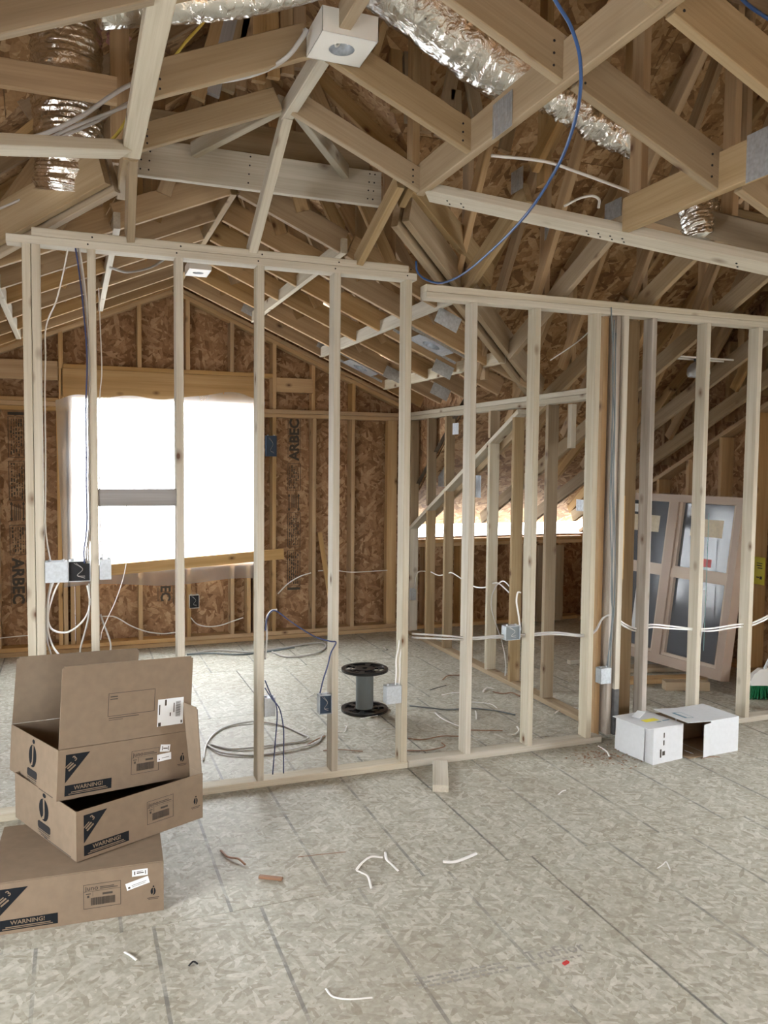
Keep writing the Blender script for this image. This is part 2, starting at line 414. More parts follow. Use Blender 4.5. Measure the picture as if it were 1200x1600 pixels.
# ================================================================== FLOOR
fb = bmesh.new(); bbox(fb, -2.8, 7.3, -3.6, 8.0, -0.20, -0.0185)  # dark slab added below the sheets to stop light leaking through their gaps
floor = structure(solid('floor', fb, 'under'))
row_off = {-3: 0.10, -2: 0.30, -1: 0.22, 0: 0.155, 1: 0.35, 2: 0.05, 3: 0.25}
for j in range(-6, 4):
    y0 = 3.08 + 1.22*j; y1 = min(y0+1.22, 8.0)
    off = {-1: 0.675, 0: 0.967}.get(j, row_off.get(j, 0.2) + 0.4064)
    xs = off - 0.4064*(3 if j % 2 else 4)
    while xs > -2.8: xs -= 2.4384
    while xs < 7.3:
        a, c = max(xs, -2.8), min(xs+2.4384, 7.3)
        if c-a > 0.05:
            shift = math.ceil((a-xs)/0.4064)*0.4064 + xs - a   # keep the lines in register on trimmed sheets
            bm = bmesh.new(); bbox(bm, a-xs+0.002, c-xs-0.002, 0.0025, y1-y0-0.0025, -0.018, 0.0)
            solid('floor_panel', bm, 'osb_floor', floor, Matrix.Translation((xs, y0, 0)))
        xs += 2.4384

# ================================================================== WINDOW WALL (far gable)
WX0, WX1, WZ0, WZ1 = 0.02, 1.64, 0.78, 2.30
wb = structure(empty('wall_back'))
def wsheet(x0, x1, z0, z1, cuts=()):
    panel('osb_panel', (x0, YW+0.14, z0), (1, 0, 0), (0, 0, 1), x1-x0-0.0002, z1-z0-0.0002, -0.012, 'osb_wall', wb, cuts)
for x0, x1 in ((-2.28, -1.06), (-1.06, WX0), (WX1, 2.62), (2.62, 3.42)): wsheet(x0, x1, -0.1, 2.36)
wsheet(WX0, 1.38, -0.1, WZ0); wsheet(1.38, WX1, -0.1, WZ0); wsheet(WX0, WX1, WZ1, 2.36)
kx = RS
gcuts = [((AX, YW, RZ-0.03), (RS, 0, 1)), ((AX, YW, RZ-0.03), (-RS, 0, 1))]
for x0 in (-2.28, -1.06, 0.16, 1.38, 2.60):
    wsheet(x0, min(x0+1.22, 3.9), 2.36, 3.58, gcuts); wsheet(x0, min(x0+1.22, 3.9), 3.58, 4.5, gcuts)
y0, y1 = YW, YW+0.139
def rake_z(x): return zv(x)
block('bottom_plate', -2.2, 3.2, y0-0.02, y1, 0.001, 0.04, 'far', wb)
block('bottom_plate', -2.2, 0.9, y0, y1, 0.04, 0.078, 'far', wb)
block('bottom_plate', 0.9, 3.2, y0, y1, 0.04, 0.078, 'far', wb)
for a, c in ((-2.2, -0.02), (1.66, 3.2)):
    block('wall_plate', a, c, y0, y1, 2.175, 2.213, 'far', wb); block('wall_plate', a, c, y0-0.006, y1, 2.215, 2.253, 'far', wb)
for x in (-1.0, -0.61, 1.85, 2.255, 2.66): block('stud', x-0.019, x+0.019, y0, y1, 0.078, 2.175, 'far', wb)
for x in (-0.10, -0.058): block('king_stud', x-0.019, x+0.019, y0, y1, 0.078, 2.175, 'far', wb)
for x in (0.0, 1.665): block('jack_stud', x-0.019, x+0.019, y0+0.004, y1, 0.078, WZ1-0.01, 'far', wb)
block('king_stud', 1.687, 1.725, y0, y1, 0.078, 2.175, 'far', wb)
for x in (0.045, 0.59, 1.03, 1.44, 1.60): block('cripple_stud', x-0.019, x+0.019, y0, y1, 0.078, WZ0-0.04, 'far', wb)
block('corner_stud', 3.03, 3.135, y0, y1-0.06, 0.078, 2.175, 'far', wb)
block('window_sill', 0.02, 1.64, y0, y1, WZ0-0.04, WZ0, 'far', wb)
block('window_header', -0.075, 1.70, y0, y0+0.04, WZ1, 2.552, 'far', wb)
block('window_header', -0.075, 1.70, y0+0.05, y0+0.09, WZ1, 2.552, 'far', wb)
block('header_plate', -0.055, 1.83, y0, y1, 2.554, 2.592, 'far', wb)
block('blocking', -1.0, -0.10, y0, y0+0.04, 2.44, 2.61, 'far', wb)
block('blocking', 1.87, 2.236, y0, y0+0.04, 2.42, 2.56, 'far', wb)
block('blocking', -1.0, -0.10, y0, y0+0.1, 2.255, 2.29, 'far', wb)
for x, zb in ((-0.61, 2.255), (-0.075, 2.255), (0.596, 2.593), (1.03, 2.593), (1.44, 2.593), (1.85, 2.255), (2.255, 2.255), (2.66, 2.255)):
    block('gable_stud', x-0.019, x+0.019, y0+(0.0 if x < 2.2 or x > 2.3 else 0.05), y1, zb, zv(x)+0.02, 'far', wb)
for s, xe in ((1, 3.22), (-1, -2.2)):
    xa = AX
    for k in range(2):
        beam('rake_plate', (xa, YW+0.05-0.012*k, zv(xa)+0.0+0.041*k), (xe, YW+0.05-0.012*k, zv(xe)+0.041*k), 0.10, 0.038, 'far', wb)
# stamps on the sheathing
def stamp(x, ztop, up, parts=('word', 'frame', 'arrows', 'fine', 'boxes')):
    """mill stamp, 0.11 m wide and running down the sheet; up: word at the top, reading upwards"""
    mt = frame((x, YW+0.1275, ztop), (1, 0, 0), (0, 0, 1)) if up else frame((x, YW+0.1275, ztop), (1, 0, 0), (0, 0, 1)) @ Matrix.Rotation(math.pi, 4, 'Z')
    up90 = Matrix.Rotation(math.pi/2, 4, 'Z')
    if 'word' in parts:
        text('stamp_lettering', 'ARBEC', 0.135, 'ink_soft', wb, mt @ Matrix.Translation((0.047, -0.46, 0)) @ up90, 1.0, bold=0.035)
        flatrects('stamp_bars', [(-0.065+0.012*i, -0.061+0.012*i, -0.44+0.02*i, -0.06) for i in (0,)] + [(0.06, 0.064, -0.42, -0.02)], 'ink_soft', wb, mt)
    rr = []
    rnd = random.Random(int((x+5)*100))
    if 'frame' in parts:
        for yy0, yy1 in ((-0.76, -0.49), (-1.33, -0.98), (-1.72, -1.36)):
            rr += [(-0.065, -0.060, yy0, yy1), (0.062, 0.067, yy0, yy1), (-0.065, 0.067, yy1-0.004, yy1), (-0.065, 0.067, yy0, yy0+0.004)]
            for c in range(5):
                xx = -0.048 + 0.021*c
                y = yy0+0.02
                while y < yy1-0.03:
                    ln = rnd.uniform(0.01, 0.035); rr.append((xx, xx+rnd.choice((0.004, 0.007, 0.012)), y, min(y+ln, yy1-0.01))); y += ln+rnd.uniform(0.004, 0.014)
        rr += [(-0.065, 0.067, -1.76, -1.735)]
    if 'arrows' in parts:
        for xx in (-0.05, 0.048): rr.append((xx-0.004, xx+0.004, -0.94, -0.82))
        for xx in (-0.022, -0.008, 0.008, 0.022): rr.append((xx-0.003, xx+0.003, -0.95+rnd.uniform(0, 0.02), -0.80))
        for xx in (-0.05, 0.048):
            flatpoly('stamp_arrow', [(xx-0.013, -0.82), (xx+0.013, -0.82), (xx, -0.79)], 'ink_soft', wb, mt)
            flatpoly('stamp_arrow', [(xx+0.013, -0.94), (xx-0.013, -0.94), (xx, -0.97)], 'ink_soft', wb, mt)
    if rr: flatrects('stamp_print', rr, 'ink_soft', wb, mt)['kind'] = 'stuff'
stamp(2.08, 2.22, True)
stamp(-0.45, 0.40, False)
mt = frame((0.83, YW+0.1275, 0.66), (1, 0, 0), (0, 0, 1))
text('stamp_lettering', 'EC', 0.125, 'ink_soft', wb, mt @ Matrix.Translation((-0.045, -0.10, 0)) @ Matrix.Rotation(-math.pi/2, 4, 'Z'), bold=0.035)
flatrects('stamp_print', [(-0.075, -0.07, -0.25, -0.12), (0.065, 0.07, -0.28, -0.1), (0.08, 0.084, -0.24, -0.1)], 'ink_soft', wb, mt)

# ================================================================== PARTITION (near stud wall)
wp = structure(empty('wall_front'))
PY0, PY1 = YF, YF+0.089
block('bottom_plate', -2.4, 1.78, PY0, PY1, 0.0005, 0.038, 'stud', wp)
block('bottom_plate', 1.784, 3.10, PY0, PY1, 0.0005, 0.038, 'stud', wp)
block('bottom_plate', 3.42, 5.20, PY0, PY1, 0.0005, 0.038, 'stud', wp)
def pstud(xr, zt, mat='stud', wd=0.038, zb=0.038, nm='stud'): return block(nm, xr-wd, xr, PY0, PY1, zb, zt, mat, wp)
for xr in (-0.165, -0.1245, 0.123, 0.535, 0.946, 1.36, 1.773): pstud(xr, 2.75)
for xr in (2.18, 2.598, 3.02, 3.863, 4.296, 4.71): pstud(xr, 2.66)
pstud(3.437, 2.66, 'wet')
pstud(3.225, 2.66, 'stud', zb=0.33); pstud(3.225, 0.33, 'foot', nm='stud_foot')
block('stud', 3.145, 3.183, PY0+0.02, PY1+0.02, 0.038, 2.66, 'wet', wp)
block('post', 3.245, 3.40, PY1+0.03, PY1+0.068, 0.0, 2.66, 'chord', wp)
block('post', 3.09, 3.128, PY1-0.02, PY1+0.06, 0.0, 2.66, 'far', wp)
block('scab', 3.232, 3.27, PY0+0.05, PY0+0.07, 1.02, 1.55, 'far', wp)
for k in range(2):
    block('top_plate', -0.27+0.11*k, 1.80-0.05*k, PY0, PY1, 2.751+0.039*k, 2.789+0.039*k, 'stud', wp)
    block('top_plate', 1.86, 5.2, PY0, PY1, 2.661+0.039*k, 2.699+0.039*k, 'stud', wp)
block('blocking', 0.124, 0.496, PY0+0.01, PY0+0.048, 1.515, 1.60, 'grey', wp)
# raking braces up to the vault framing
beam('brace', (0.287, 4.26, 2.79), (0.262, 3.66, 3.02), 0.038, 0.089, 'chord', wp, up=(0, 1, 0))
beam('brace', (0.884, 4.26, 2.79), (0.925, 3.67, 3.27), 0.045, 0.089, 'stud', wp, up=(0, 1, 0))
beam('brace', (1.465, 4.26, 2.79), (1.485, 3.70, 3.05), 0.038, 0.089, 'chord', wp, up=(0, 1, 0))

# ================================================================== SIDE WALL of the far room
wr = structure(empty('wall_side'))
SX0, SX1 = XR, XR+0.089
def rk(y): return 1.05 + 0.5*(7.68-y)
block('bottom_plate', SX0, SX1, 4.45, YW-0.02, 0.0005, 0.038, 'chord', wr)
for y in (7.62, 7.20, 6.80, 6.38, 5.96, 5.57):
    block('stud', SX0, SX1, y, y+0.038, 0.038, min(rk(y), 2.17), 'stud' if y in (5.96, 7.62) else 'chord', wr)
    if rk(y)+0.06 < 2.1: block('cripple_stud', SX0, SX1, y+0.002, y+0.04, rk(y)+0.045, 2.175, 'chord', wr)
block('stud', SX0, SX1, 5.09, 5.13, 0.038, 2.17, 'chord', wr)
block('stud', SX0+0.06, SX1+0.06, 4.42, 4.458, 0.0, 2.6, 'chord', wr)
beam('rake_plate', (SX0+0.0445, 7.80, rk(7.80)), (SX0+0.0445, 5.52, rk(5.52)), 0.089, 0.038, 'stud', wr)
for k in range(2): block('top_plate', SX0, SX1, 4.62, YW-0.01, 2.176+0.039*k, 2.214+0.039*k, 'stud', wr)
block('stub_post', SX0+0.1, SX0+0.14, 4.95, 5.0, 1.86, 2.17, 'stud', wr)

# ================================================================== KNEE WALL and right gable wall
wk = structure(empty('wall_knee'))
for x0 in (3.42, 4.64, 5.86): panel('osb_panel', (x0, YW+0.14, -0.1), (1, 0, 0), (0, 0, 1), 1.218, 1.06, -0.012, 'osb_wall', wk)
block('bottom_plate', 3.3, 5.4, YW, YW+0.139, 0.0005, 0.038, 'far', wk)
for k in range(2): block('top_plate', 3.3, 5.4, YW-0.004*k, YW+0.139, 0.868+0.039*k, 0.906+0.039*k, 'far', wk)
x = 3.48
while x < 5.4:
    block('stud', x-0.019, x+0.019, YW, YW+0.139, 0.038, 0.868, 'far', wk); x += 0.4064
for x in (4.83, 5.02): block('short_board', x-0.07, x+0.07, YW-0.12, YW-0.08, 0.02, 0.86, 'chord', wk)
wg = structure(empty('wall_right'))
GX = 5.36
def gsheet(y0, y1, z0, z1):
    panel('osb_panel', (GX+0.15, y1, z0), (0, -1, 0), (0, 0, 1), y1-y0, z1-z0+0.0, 0.012, 'osb_wall', wg,
          [((0, RY, RZ+0.02), (0, RS, 1)), ((0, RY, RZ+0.02), (0, -RS, 1))])
for y0 in (7.98-1.22*i for i in range(1, 5)):
    gsheet(y0, y0+1.22, -0.1, 2.36); gsheet(y0, y0+1.22, 2.36, 4.6)
gsheet(0.4, 3.1, 2.0, 4.6); gsheet(-0.6, 1.3, -0.1, 2.0); gsheet(2.6, 3.1, -0.1, 2.0); gsheet(1.3, 2.6, -0.1, 0.75); gsheet(-0.6, 0.4, 2.0, 4.6)
block('bottom_plate', GX, GX+0.139, 4.3, YW, 0.0005, 0.038, 'far', wg)
y = 4.5
while y < 7.75:
    block('stud', GX, GX+0.139, y-0.019, y+0.019, 0.038, zm(y)-0.12, 'far', wg)
    if y < 6.6: block('gable_stud', GX+0.05, GX+0.139, y-0.019, y+0.019, zm(y)+0.02, min(zroof(9, y)-0.1, 4.3), 'web', wg)
    y += 0.4064
beam('rake_plate', (GX+0.07, YW, zm(YW)-0.12), (GX+0.07, 4.33, zm(4.33)-0.12), 0.139, 0.038, 'far', wg)

# ================================================================== unseen rest of the shell (keeps the daylight where it belongs)
wl = structure(empty('wall_left'))
lcuts = [((0, RY, RZ-0.02), (0, RS, 1)), ((0, RY, RZ-0.02), (0, -RS, 1))]
LW = (0.9, 2.5, 0.7, 2.0)              # window opening in the left wall, beside the viewer
for a_, c_, z0, z1 in ((-0.6, LW[0], -0.1, 4.5), (LW[1], 5.2, -0.1, 4.5), (5.2, 8.0, -0.1, 4.5), (LW[0], LW[1], -0.1, LW[2]), (LW[0], LW[1], LW[3], 4.5)):
    panel('osb_panel', (-2.4, a_, z0), (0, 1, 0), (0, 0, 1), c_-a_, z1-z0, 0.012, 'osb_wall', wl, lcuts)
for sx in (3.315, -1.515):
    panel('osb_panel', (sx, 8.0, 1.2), (0, -1, 0), (0, 0, 1), 2.2, 1.46, 0.012, 'osb_wall', wl, [((0, RY, RZ+0.02), (0, -RS, -1))])
wv = structure(empty('wall_viewer'))
BX0, BX1, BZ0, BZ1 = 0.2, 1.2, 0.85, 1.95      # big window opening behind the viewer
for x0, x1, z0, z1 in ((-2.5, BX0, -0.1, 4.5), (BX1, 5.5, -0.1, 4.5), (BX0, BX1, -0.1, BZ0), (BX0, BX1, BZ1, 4.5)):
    panel('osb_panel', (x0, -3.4, z0), (1, 0, 0), (0, 0, 1), x1-x0, z1-z0, -0.012, 'osb_wall', wv)
for sx in (-2.5, 5.5):
    panel('osb_panel', (sx, -3.4, -0.1), (0, 1, 0), (0, 0, 1), 3.0, 4.6, 0.012, 'osb_wall', wv)

# ================================================================== ROOF sheathing
rf = structure(empty('roof'))
sl = math.sqrt(1+RS*RS)
def roof_plane(axis, sign):
    # axis 'x': wing plane falling along sign*X ; 'y': main plane falling along sign*Y
    if axis == 'x':
        down = Vector((sign, 0, -RS)).normalized(); along = Vector((0, 1, 0)); a0, a1, run = -3.4, 8.25, 2.65
        o = Vector((AX, a0, RZ))
        cuts = []
    else:
        down = Vector((0, sign, -RS)).normalized(); along = Vector((1, 0, 0)); a0, a1, run = -2.5, 5.6, 4.5
        o = Vector((a0, RY, RZ))
    yd, xd = down, along
    flip = xd.cross(yd).z < 0
    wdn = run*sl
    spans = [(a0, a1, True)] if axis == 'x' else [(a0, AX-2.42, False), (AX-2.42, AX+2.42, True), (AX+2.42, a1, False)]
    for b0, b1, cross in spans:
        r0 = 0.0; row = 0
        while r0 < wdn:
            h = min(1.22, wdn-r0)
            a = b0 - (1.22 if row % 2 else 0)
            while a < b1:
                s0, s1 = max(a, b0), min(a+2.44, b1)
                if s1-s0 > 0.05:
                    c = (Vector((AX, s0, RZ)) if axis == 'x' else Vector((s0, RY, RZ))) + yd*r0
                    sets = [[]]
                    if cross and axis == 'x':      # the wing roof shows where |x-AX| < |y-RY|
                        sets = [[((AX, RY, 0), (sign, -sg, 0)), ((0, RY, 0), (0, -sg, 0))] for sg in (1, -1)]
                    elif cross:                    # the main roof shows where |y-RY| < |x-AX|
                        sets = [[((AX, RY, 0), (-sg, sign, 0)), ((AX, 0, 0), (-sg, 0, 0))] for sg in (1, -1)]
                    for cu in sets:
                        panel('roof_panel', c, xd, yd, s1-s0-0.003, h-0.003, -0.012 if flip else 0.012, 'osb_roof', rf, cu)
                a += 2.44
            r0 += 1.22; row += 1
for sg in (1, -1):       # gapless dark sheets added above the sheathing to block light leaks
    for sg2 in (1, -1):
        panel('light_block_sheet', (AX, -3.4, RZ+0.03), (0, 1, 0), (sg, 0, -RS), 11.7, 2.66*sl, 0.004*sg, 'under', rf, [((AX, RY, 0), (sg, -sg2, 0)), ((0, RY, 0), (0, -sg2, 0))])
        panel('light_block_sheet', (AX-2.42, RY, RZ+0.03), (1, 0, 0), (0, sg, -RS), 4.84, 4.5*sl, 0.004*sg, 'under', rf, [((AX, RY, 0), (-sg2, sg, 0)), ((AX, 0, 0), (-sg2, 0, 0))])
    panel('light_block_sheet', (AX+2.36, RY, RZ+0.03), (1, 0, 0), (0, sg, -RS), 2.5, 4.5*sl, 0.004*sg, 'under', rf)
    panel('light_block_sheet', (AX-3.5, RY, RZ+0.03), (1, 0, 0), (0, sg, -RS), 1.14, 4.5*sl, 0.004*sg, 'under', rf)
for ax_, sg_ in (('x', 1), ('x', -1), ('y', 1), ('y', -1)): roof_plane(ax_, sg_)

# ================================================================== CEILING framing: vault, trusses
ce = structure(empty('ceiling'))
WIN = 0.038
# jack chords of the vault between the lengthwise members
XS_R = [0.90, 1.555, 2.20, 2.84, 3.22]
XS_L = [0.90, 0.25, -0.39, -1.05]
YJ_far = [4.82, 5.35, 5.85, 6.40, 6.95, 7.42]
def valley_back(x): return YW - (zv(x)-MZ)/MS
def valley_front(x): return 3.60 - (abs(x-AX)-0.66)*0.95
def jack(xa, xb, y, h=0.14, mat='chord', nm='jack_rafter'):
    s = 1 if xb > xa else -1
    xa2, xb2 = xa+s*0.021, xb-s*0.021
    beam(nm, (xa2, y, zv(xa2)), (xb2, y, zv(xb2)), WIN, h, mat, ce)
for XS in (XS_R, XS_L):
    for i in range(len(XS)-1):
        xm = (XS[i]+XS[i+1])/2; xo = XS[i+1]
        for y in YJ_far:
            if y > valley_back(xo)-0.05: jack(XS[i], XS[i+1], y, 0.14, 'web')
for XS in (XS_R, XS_L):
    jack(XS[0], XS[1], 3.61, 0.10); jack(XS[0], XS[1], 3.09, 0.12)
    for y in (2.42, 1.93, 1.35):
        jack(XS[0], XS[1], y, 0.14)
    for y in (2.40, 1.93, 1.35): jack(XS[1], XS[2], y, 0.14)
block('ceiling_chord', 2.86, 5.3, 3.66, 3.70, 2.99, 3.08, 'web', ce)
jack(2.20, 2.84, 2.33, 0.14); jack(2.20, 2.84, 1.85, 0.14)
# lengthwise members
def run(x, ya, yb, wd, h, mat='chord', nm='lengthwise_chord'): beam(nm, (x, ya, zv(x)), (x, yb, zv(x)), wd, h, mat, ce)
run(1.555, 1.0, 3.63, 0.038, 0.14); run(1.555, 4.78, 7.44, 0.038, 0.089, 'stud')
run(2.20, 1.0, 2.93, 0.038, 0.14); run(2.20, 4.62, 7.44, 0.038, 0.089, 'stud')
run(2.84, 5.12, 7.44, 0.038, 0.089, 'stud')
run(0.25, 1.0, 3.66, 0.075, 0.06, 'stud'); run(0.25, 3.69, 4.25, 0.06, 0.089, 'chord'); run(0.25, 4.78, 7.44, 0.038, 0.089, 'stud')
run(-0.39, 1.0, 2.9, 0.038, 0.14); run(-0.39, 4.75, 7.44, 0.038, 0.089, 'stud')
run(0.925, 1.0, 2.86, 0.045, 0.089, 'chord'); run(0.925, 3.06, 3.70, 0.05, 0.075, 'stud')
run(0.90, 4.84, 7.44, 0.038, 0.089, 'chord')
# valleys running back towards the viewer: a flat board each
nr = Vector((SL, 0, 1)).normalized(); nl = Vector((-SL, 0, 1)).normalized()
beam('valley_board', (1.575, 3.60, zv(1.575)), (3.30, 1.967, zv(3.30)), 0.10, 0.045, 'stud', ce, up=nr)
beam('valley_board', (0.225, 3.60, zv(0.225)), (-0.90, 2.53, zv(-0.90)), 0.085, 0.045, 'stud', ce, up=nl)
# valleys running away to the window wall: doubled boards on edge
for k, dz in ((0, 0.0), (1, 0.02)):
    o = 0.045*k
    beam('valley_rafter', (1.60+o, 4.08-o, zv(1.60)+dz), (3.34+o, 5.56-o, zv(3.34)+dz), 0.04, 0.16, 'chord', ce)
    beam('valley_rafter', (0.22-o, 4.10-o, zv(0.22)+dz), (-1.0-o, 5.25-o, zv(-1.0)+dz), 0.04, 0.18, 'chord', ce)
beam('valley_rafter', (1.62, 3.98, 3.16), (2.45, 4.62, 2.85), 0.04, 0.14, 'chord', ce)
# cross planks and short knee braces over the partition
block('cross_plank', 0.30, 1.62, 4.33, 4.37, 3.16, 3.344, 'stud', ce)
block('cross_plank', 0.30, 1.60, 4.47, 4.51, 3.37, 3.55, 'chord', ce)
beam('knee_brace', (0.90, 3.68, 3.30), (0.60, 4.30, 3.27), 0.04, 0.075, 'stud', ce)
beam('knee_brace', (0.96, 3.68, 3.30), (1.40, 4.30, 3.27), 0.04, 0.075, 'stud', ce)
pl = onY(0, 132, 4.02); block('cross_plank', -0.6, 0.215, 4.00, 4.038, pl.z-0.01, pl.z+0.11, 'web', ce)
beam('web', (-0.30, 4.62, 3.30), (0.02, 4.62, 3.62), 0.04, 0.089, 'web', ce, up=(0, 1, 0))
beam('web', (0.24, 4.20, 3.16), (0.24, 4.20, 4.0), 0.089, 0.038, 'web', ce, up=(0, 1, 0))
beam('web', (0.30, 4.62, 3.2), (0.30, 4.62, 3.75), 0.089, 0.038, 'web', ce, up=(0, 1, 0))
for xb, yb_, xt, yt_, m_ in ((310, 152, 345, 22, 'web'), (333, 146, 363, 20, 'grey'), (356, 140, 383, 18, 'chord'), (374, 134, 393, 16, 'web'), (405, 126, 405, 16, 'web'), (428, 120, 425, 14, 'web'), (450, 115, 448, 12, 'web'), (470, 106, 468, 8, 'web'),
                            (622, 172, 618, 36, 'web'), (644, 190, 640, 44, 'chord'), (667, 205, 662, 55, 'web'), (690, 212, 713, 95, 'chord'), (713, 212, 713, 140, 'chord'), (755, 215, 735, 110, 'chord'), (790, 235, 800, 190, 'web')):
    beam('web', onY(xb, yb_, 4.30), onY(xt, yt_, 4.30), 0.07, 0.038, m_, ce, up=(0, 1, 0))
for k in range(0): beam('web', (0.40+0.13*k, 4.75, 3.36), (0.36+0.16*k, 4.60, 3.74+0.0*k), 0.07, 0.038, 'web' if k % 2 else 'grey', ce, up=(0, 1, 0))

# main trusses: sloping ceiling chord, roof chord, webs, in planes of constant X
def rtop(x, y): return zroof(x, y)-0.10
XT = [1.555, 2.20, 2.84, 3.48, 4.13, 4.75, 5.28]
def truss_main(x, side=1):
    yv = valley_back(x) if abs(x-AX) < 2.4 else YW
    ya = min(yv, YW)
    pitch = 3.72
    beam('ceiling_chord', (x, ya-0.02, zm(ya-0.02)), (x, pitch, zm(pitch)), WIN, 0.12, 'chord', ce)
    yf = max(valley_front(x), 1.2) if abs(x-AX) < 2.6 else 1.2
    zc = lambda y: zm(pitch)-0.45*(pitch-y) if y < pitch else zm(y)
    if abs(x-AX) > 1.5: beam('ceiling_chord', (x, yf, zc(yf)), (x, pitch, zc(pitch)), WIN, 0.12, 'chord', ce)
    yb = min(RY+abs(x-AX)-0.05, YW+0.05) if abs(x-AX) < 4.0 else YW+0.05
    beam('roof_chord', (x, yb, RZ-RS*abs(yb-RY)-0.11), (x, RY, RZ-0.11), WIN, 0.10, 'web', ce)
    yfr = max(RY-abs(x-AX)+0.05, 0.8)
    beam('roof_chord', (x, yfr, RZ-RS*abs(yfr-RY)-0.11), (x, RY, RZ-0.11), WIN, 0.10, 'web', ce)
    tp = lambda y: RZ-RS*abs(y-RY)-0.10
    pts = [RY, 4.55, 5.35, 6.15, 6.9]
    off = 0.08*math.sin(x*5)
    prev = None
    for i, y in enumerate(pts):
        y += off
        if y > yb-0.1: break
        zb = max(zc(y), 2.72 if y < 4.4 else 0)+0.11
        beam('web', (x+0.04, y, zb), (x+0.04, y, tp(y)), WIN, 0.075, 'web', ce, up=(0, 1, 0))
        if prev is not None and tp(y)-zb > 0.2:
            beam('web', (x-0.04, y, zb), (x-0.04, prev-0.02, tp(prev)-0.02), WIN, 0.08, 'web', ce, up=(0, 1, 0))
        prev = y
    if abs(x-AX) > 1.2:
        y = 2.95+off
        if y > yfr+0.2:
            beam('web', (x+0.04, y, zc(y)+0.11), (x+0.04, y, tp(y)), WIN, 0.075, 'web', ce, up=(0, 1, 0))
            beam('web', (x-0.04, RY-0.1, zc(RY)+0.11), (x-0.04, y, tp(y)-0.02), WIN, 0.08, 'web', ce, up=(0, 1, 0))
for x in XT: truss_main(x)
for x in (-1.05, -1.7): truss_main(x)
# wing trusses in planes of constant Y
def truss_wing(y, far=True):
    half = min(abs(y-RY)-0.04, 2.35)
    if half > 0.25:
        for s in (1, -1):
            beam('roof_chord', (AX, y, RZ-0.11), (AX+s*half, y, RZ-RS*half-0.11), WIN, 0.10, 'web', ce)
    tp = lambda x: min(RZ-RS*abs(x-AX), RZ)-0.10 if abs(x-AX) < half else zroof(x, y)-0.1
    for s in (1, -1):
        prev = 0.03
        beam('web', (AX+s*0.05, y+0.04, zv(AX)+0.13), (AX+s*0.05, y+0.04, tp(AX)), 0.06, WIN, 'web', ce, up=(0, 1, 0))
        for d in (0.42, 0.98, 1.55):
            x = AX+s*d
            if d > half+0.4: break
            zb = zv(x)+0.12
            if tp(x)-zb < 0.15: break
            beam('web', (x, y+0.04, zb), (x, y+0.04, tp(x)), 0.08, WIN, 'web', ce, up=(0, 1, 0))
            beam('web', (x-s*0.02, y-0.035, zb), (AX+s*prev, y-0.035, tp(AX+s*prev)), 0.08, WIN, 'web', ce, up=(0, 1, 0))
            prev = d
for y in YJ_far: truss_wing(y)

# nail heads along the visible board ends
bm = bmesh.new()
def nail(p, d):
    r = bmesh.ops.create_cone(bm, cap_ends=True, segments=6, radius1=0.0045, radius2=0.0045, depth=0.002)
    q = Vector((0, 0, 1)).rotation_difference(Vector(d)).to_matrix().to_4x4()
    bmesh.ops.transform(bm, matrix=Matrix.Translation(Vector(p)) @ q, verts=r['verts'])
for x in (0.34, 0.38, 0.88, 0.98, 1.02, 1.54, 1.57):
    for k in range(4): nail((x+0.004*k, 4.329, 3.19+0.045*k), (0, -1, 0))
for y, h in ((3.61, 0.10), (3.09, 0.12), (2.42, 0.14), (1.93, 0.14)):
    for x in (1.50, 0.31): 
        for k in range(3): nail((x, y-0.02, zv(x)+h*(0.2+0.28*k)), (0, -1, 0))
for y in (2.40, 1.93):
    for x in (1.61, 2.15):
        for k in range(3): nail((x, y-0.02, zv(x)+0.14*(0.2+0.28*k)), (0, -1, 0))
for X_ in [0.10, 0.515, 0.925, 1.34, 1.755]:
    for k in range(2): nail((X_-0.012+0.02*k, YF-0.001, 2.772+0.035*k), (0, -1, 0))
for t in (0.06, 0.10, 0.44, 0.47, 0.5, 0.53, 0.8):
    p = Vector((1.575, 3.60, zv(1.575))).lerp(Vector((2.80, 2.44, zv(2.80))), t); nail(p-nr*0.001, -nr); nail(p-nr*0.001+Vector((0.02, 0.015, -0.0086)), -nr)
nh = solid('nail_heads', bm, 'dark', ce); nh['kind'] = 'stuff'

# pressed nail plates on the framing
def plate(p, xd, yd, a, c):
    bm = bmesh.new(); bbox(bm, -a/2, a/2, -c/2, c/2, 0, 0.0015)
    n = 5
    for i in range(n):
        xx = -a/2+a*(i+0.5)/n; bbox(bm, xx-a*0.02, xx+a*0.02, -c*0.45, c*0.45, 0.0015, 0.003)
    solid('nail_plate', bm, 'galv', ce, frame(p, xd, yd))
def plate_x(px, py, X, a, c): plate(onX(px, py, X), (0, -1, 0), (0, 0, 1), a, c)
plate_x(785, 180, 1.534, 0.15, 0.13); plate_x(1188, 240, 2.179, 0.12, 0.16); plate_x(808, 282, 2.135, 0.12, 0.11); plate_x(958, 328, 2.819, 0.15, 0.10)
plate_x(945, 620, 4.10, 0.12, 0.10); plate_x(858, 360, 2.80, 0.10, 0.10)
plate_x(695, 740, 3.44, 0.30, 0.26); plate_x(745, 760, 3.44, 0.16, 0.2); plate_x(912, 790, 4.108, 0.22, 0.10)
for px, py, Y in ((688, 612, 6.37), (700, 500, 4.79), (692, 577, 5.82), (393, 485, 7.39), (510, 540, 7.39), (614, 585, 6.92)):
    d = onY(px, py, Y)
    plate(d, Vector((1, 0, -SL)), Vector((SL, 0, 1)), 0.17, 0.10)
plate(onX(712, 670, 3.19), (0, -1, 0), (0, 0, 1), 0.12, 0.10)

# ================================================================== THINGS
Z90 = math.pi/2
FRONT = Matrix.Rotation(Z90, 4, 'X')     # local XY of a print -> XZ of a face looking towards -Y

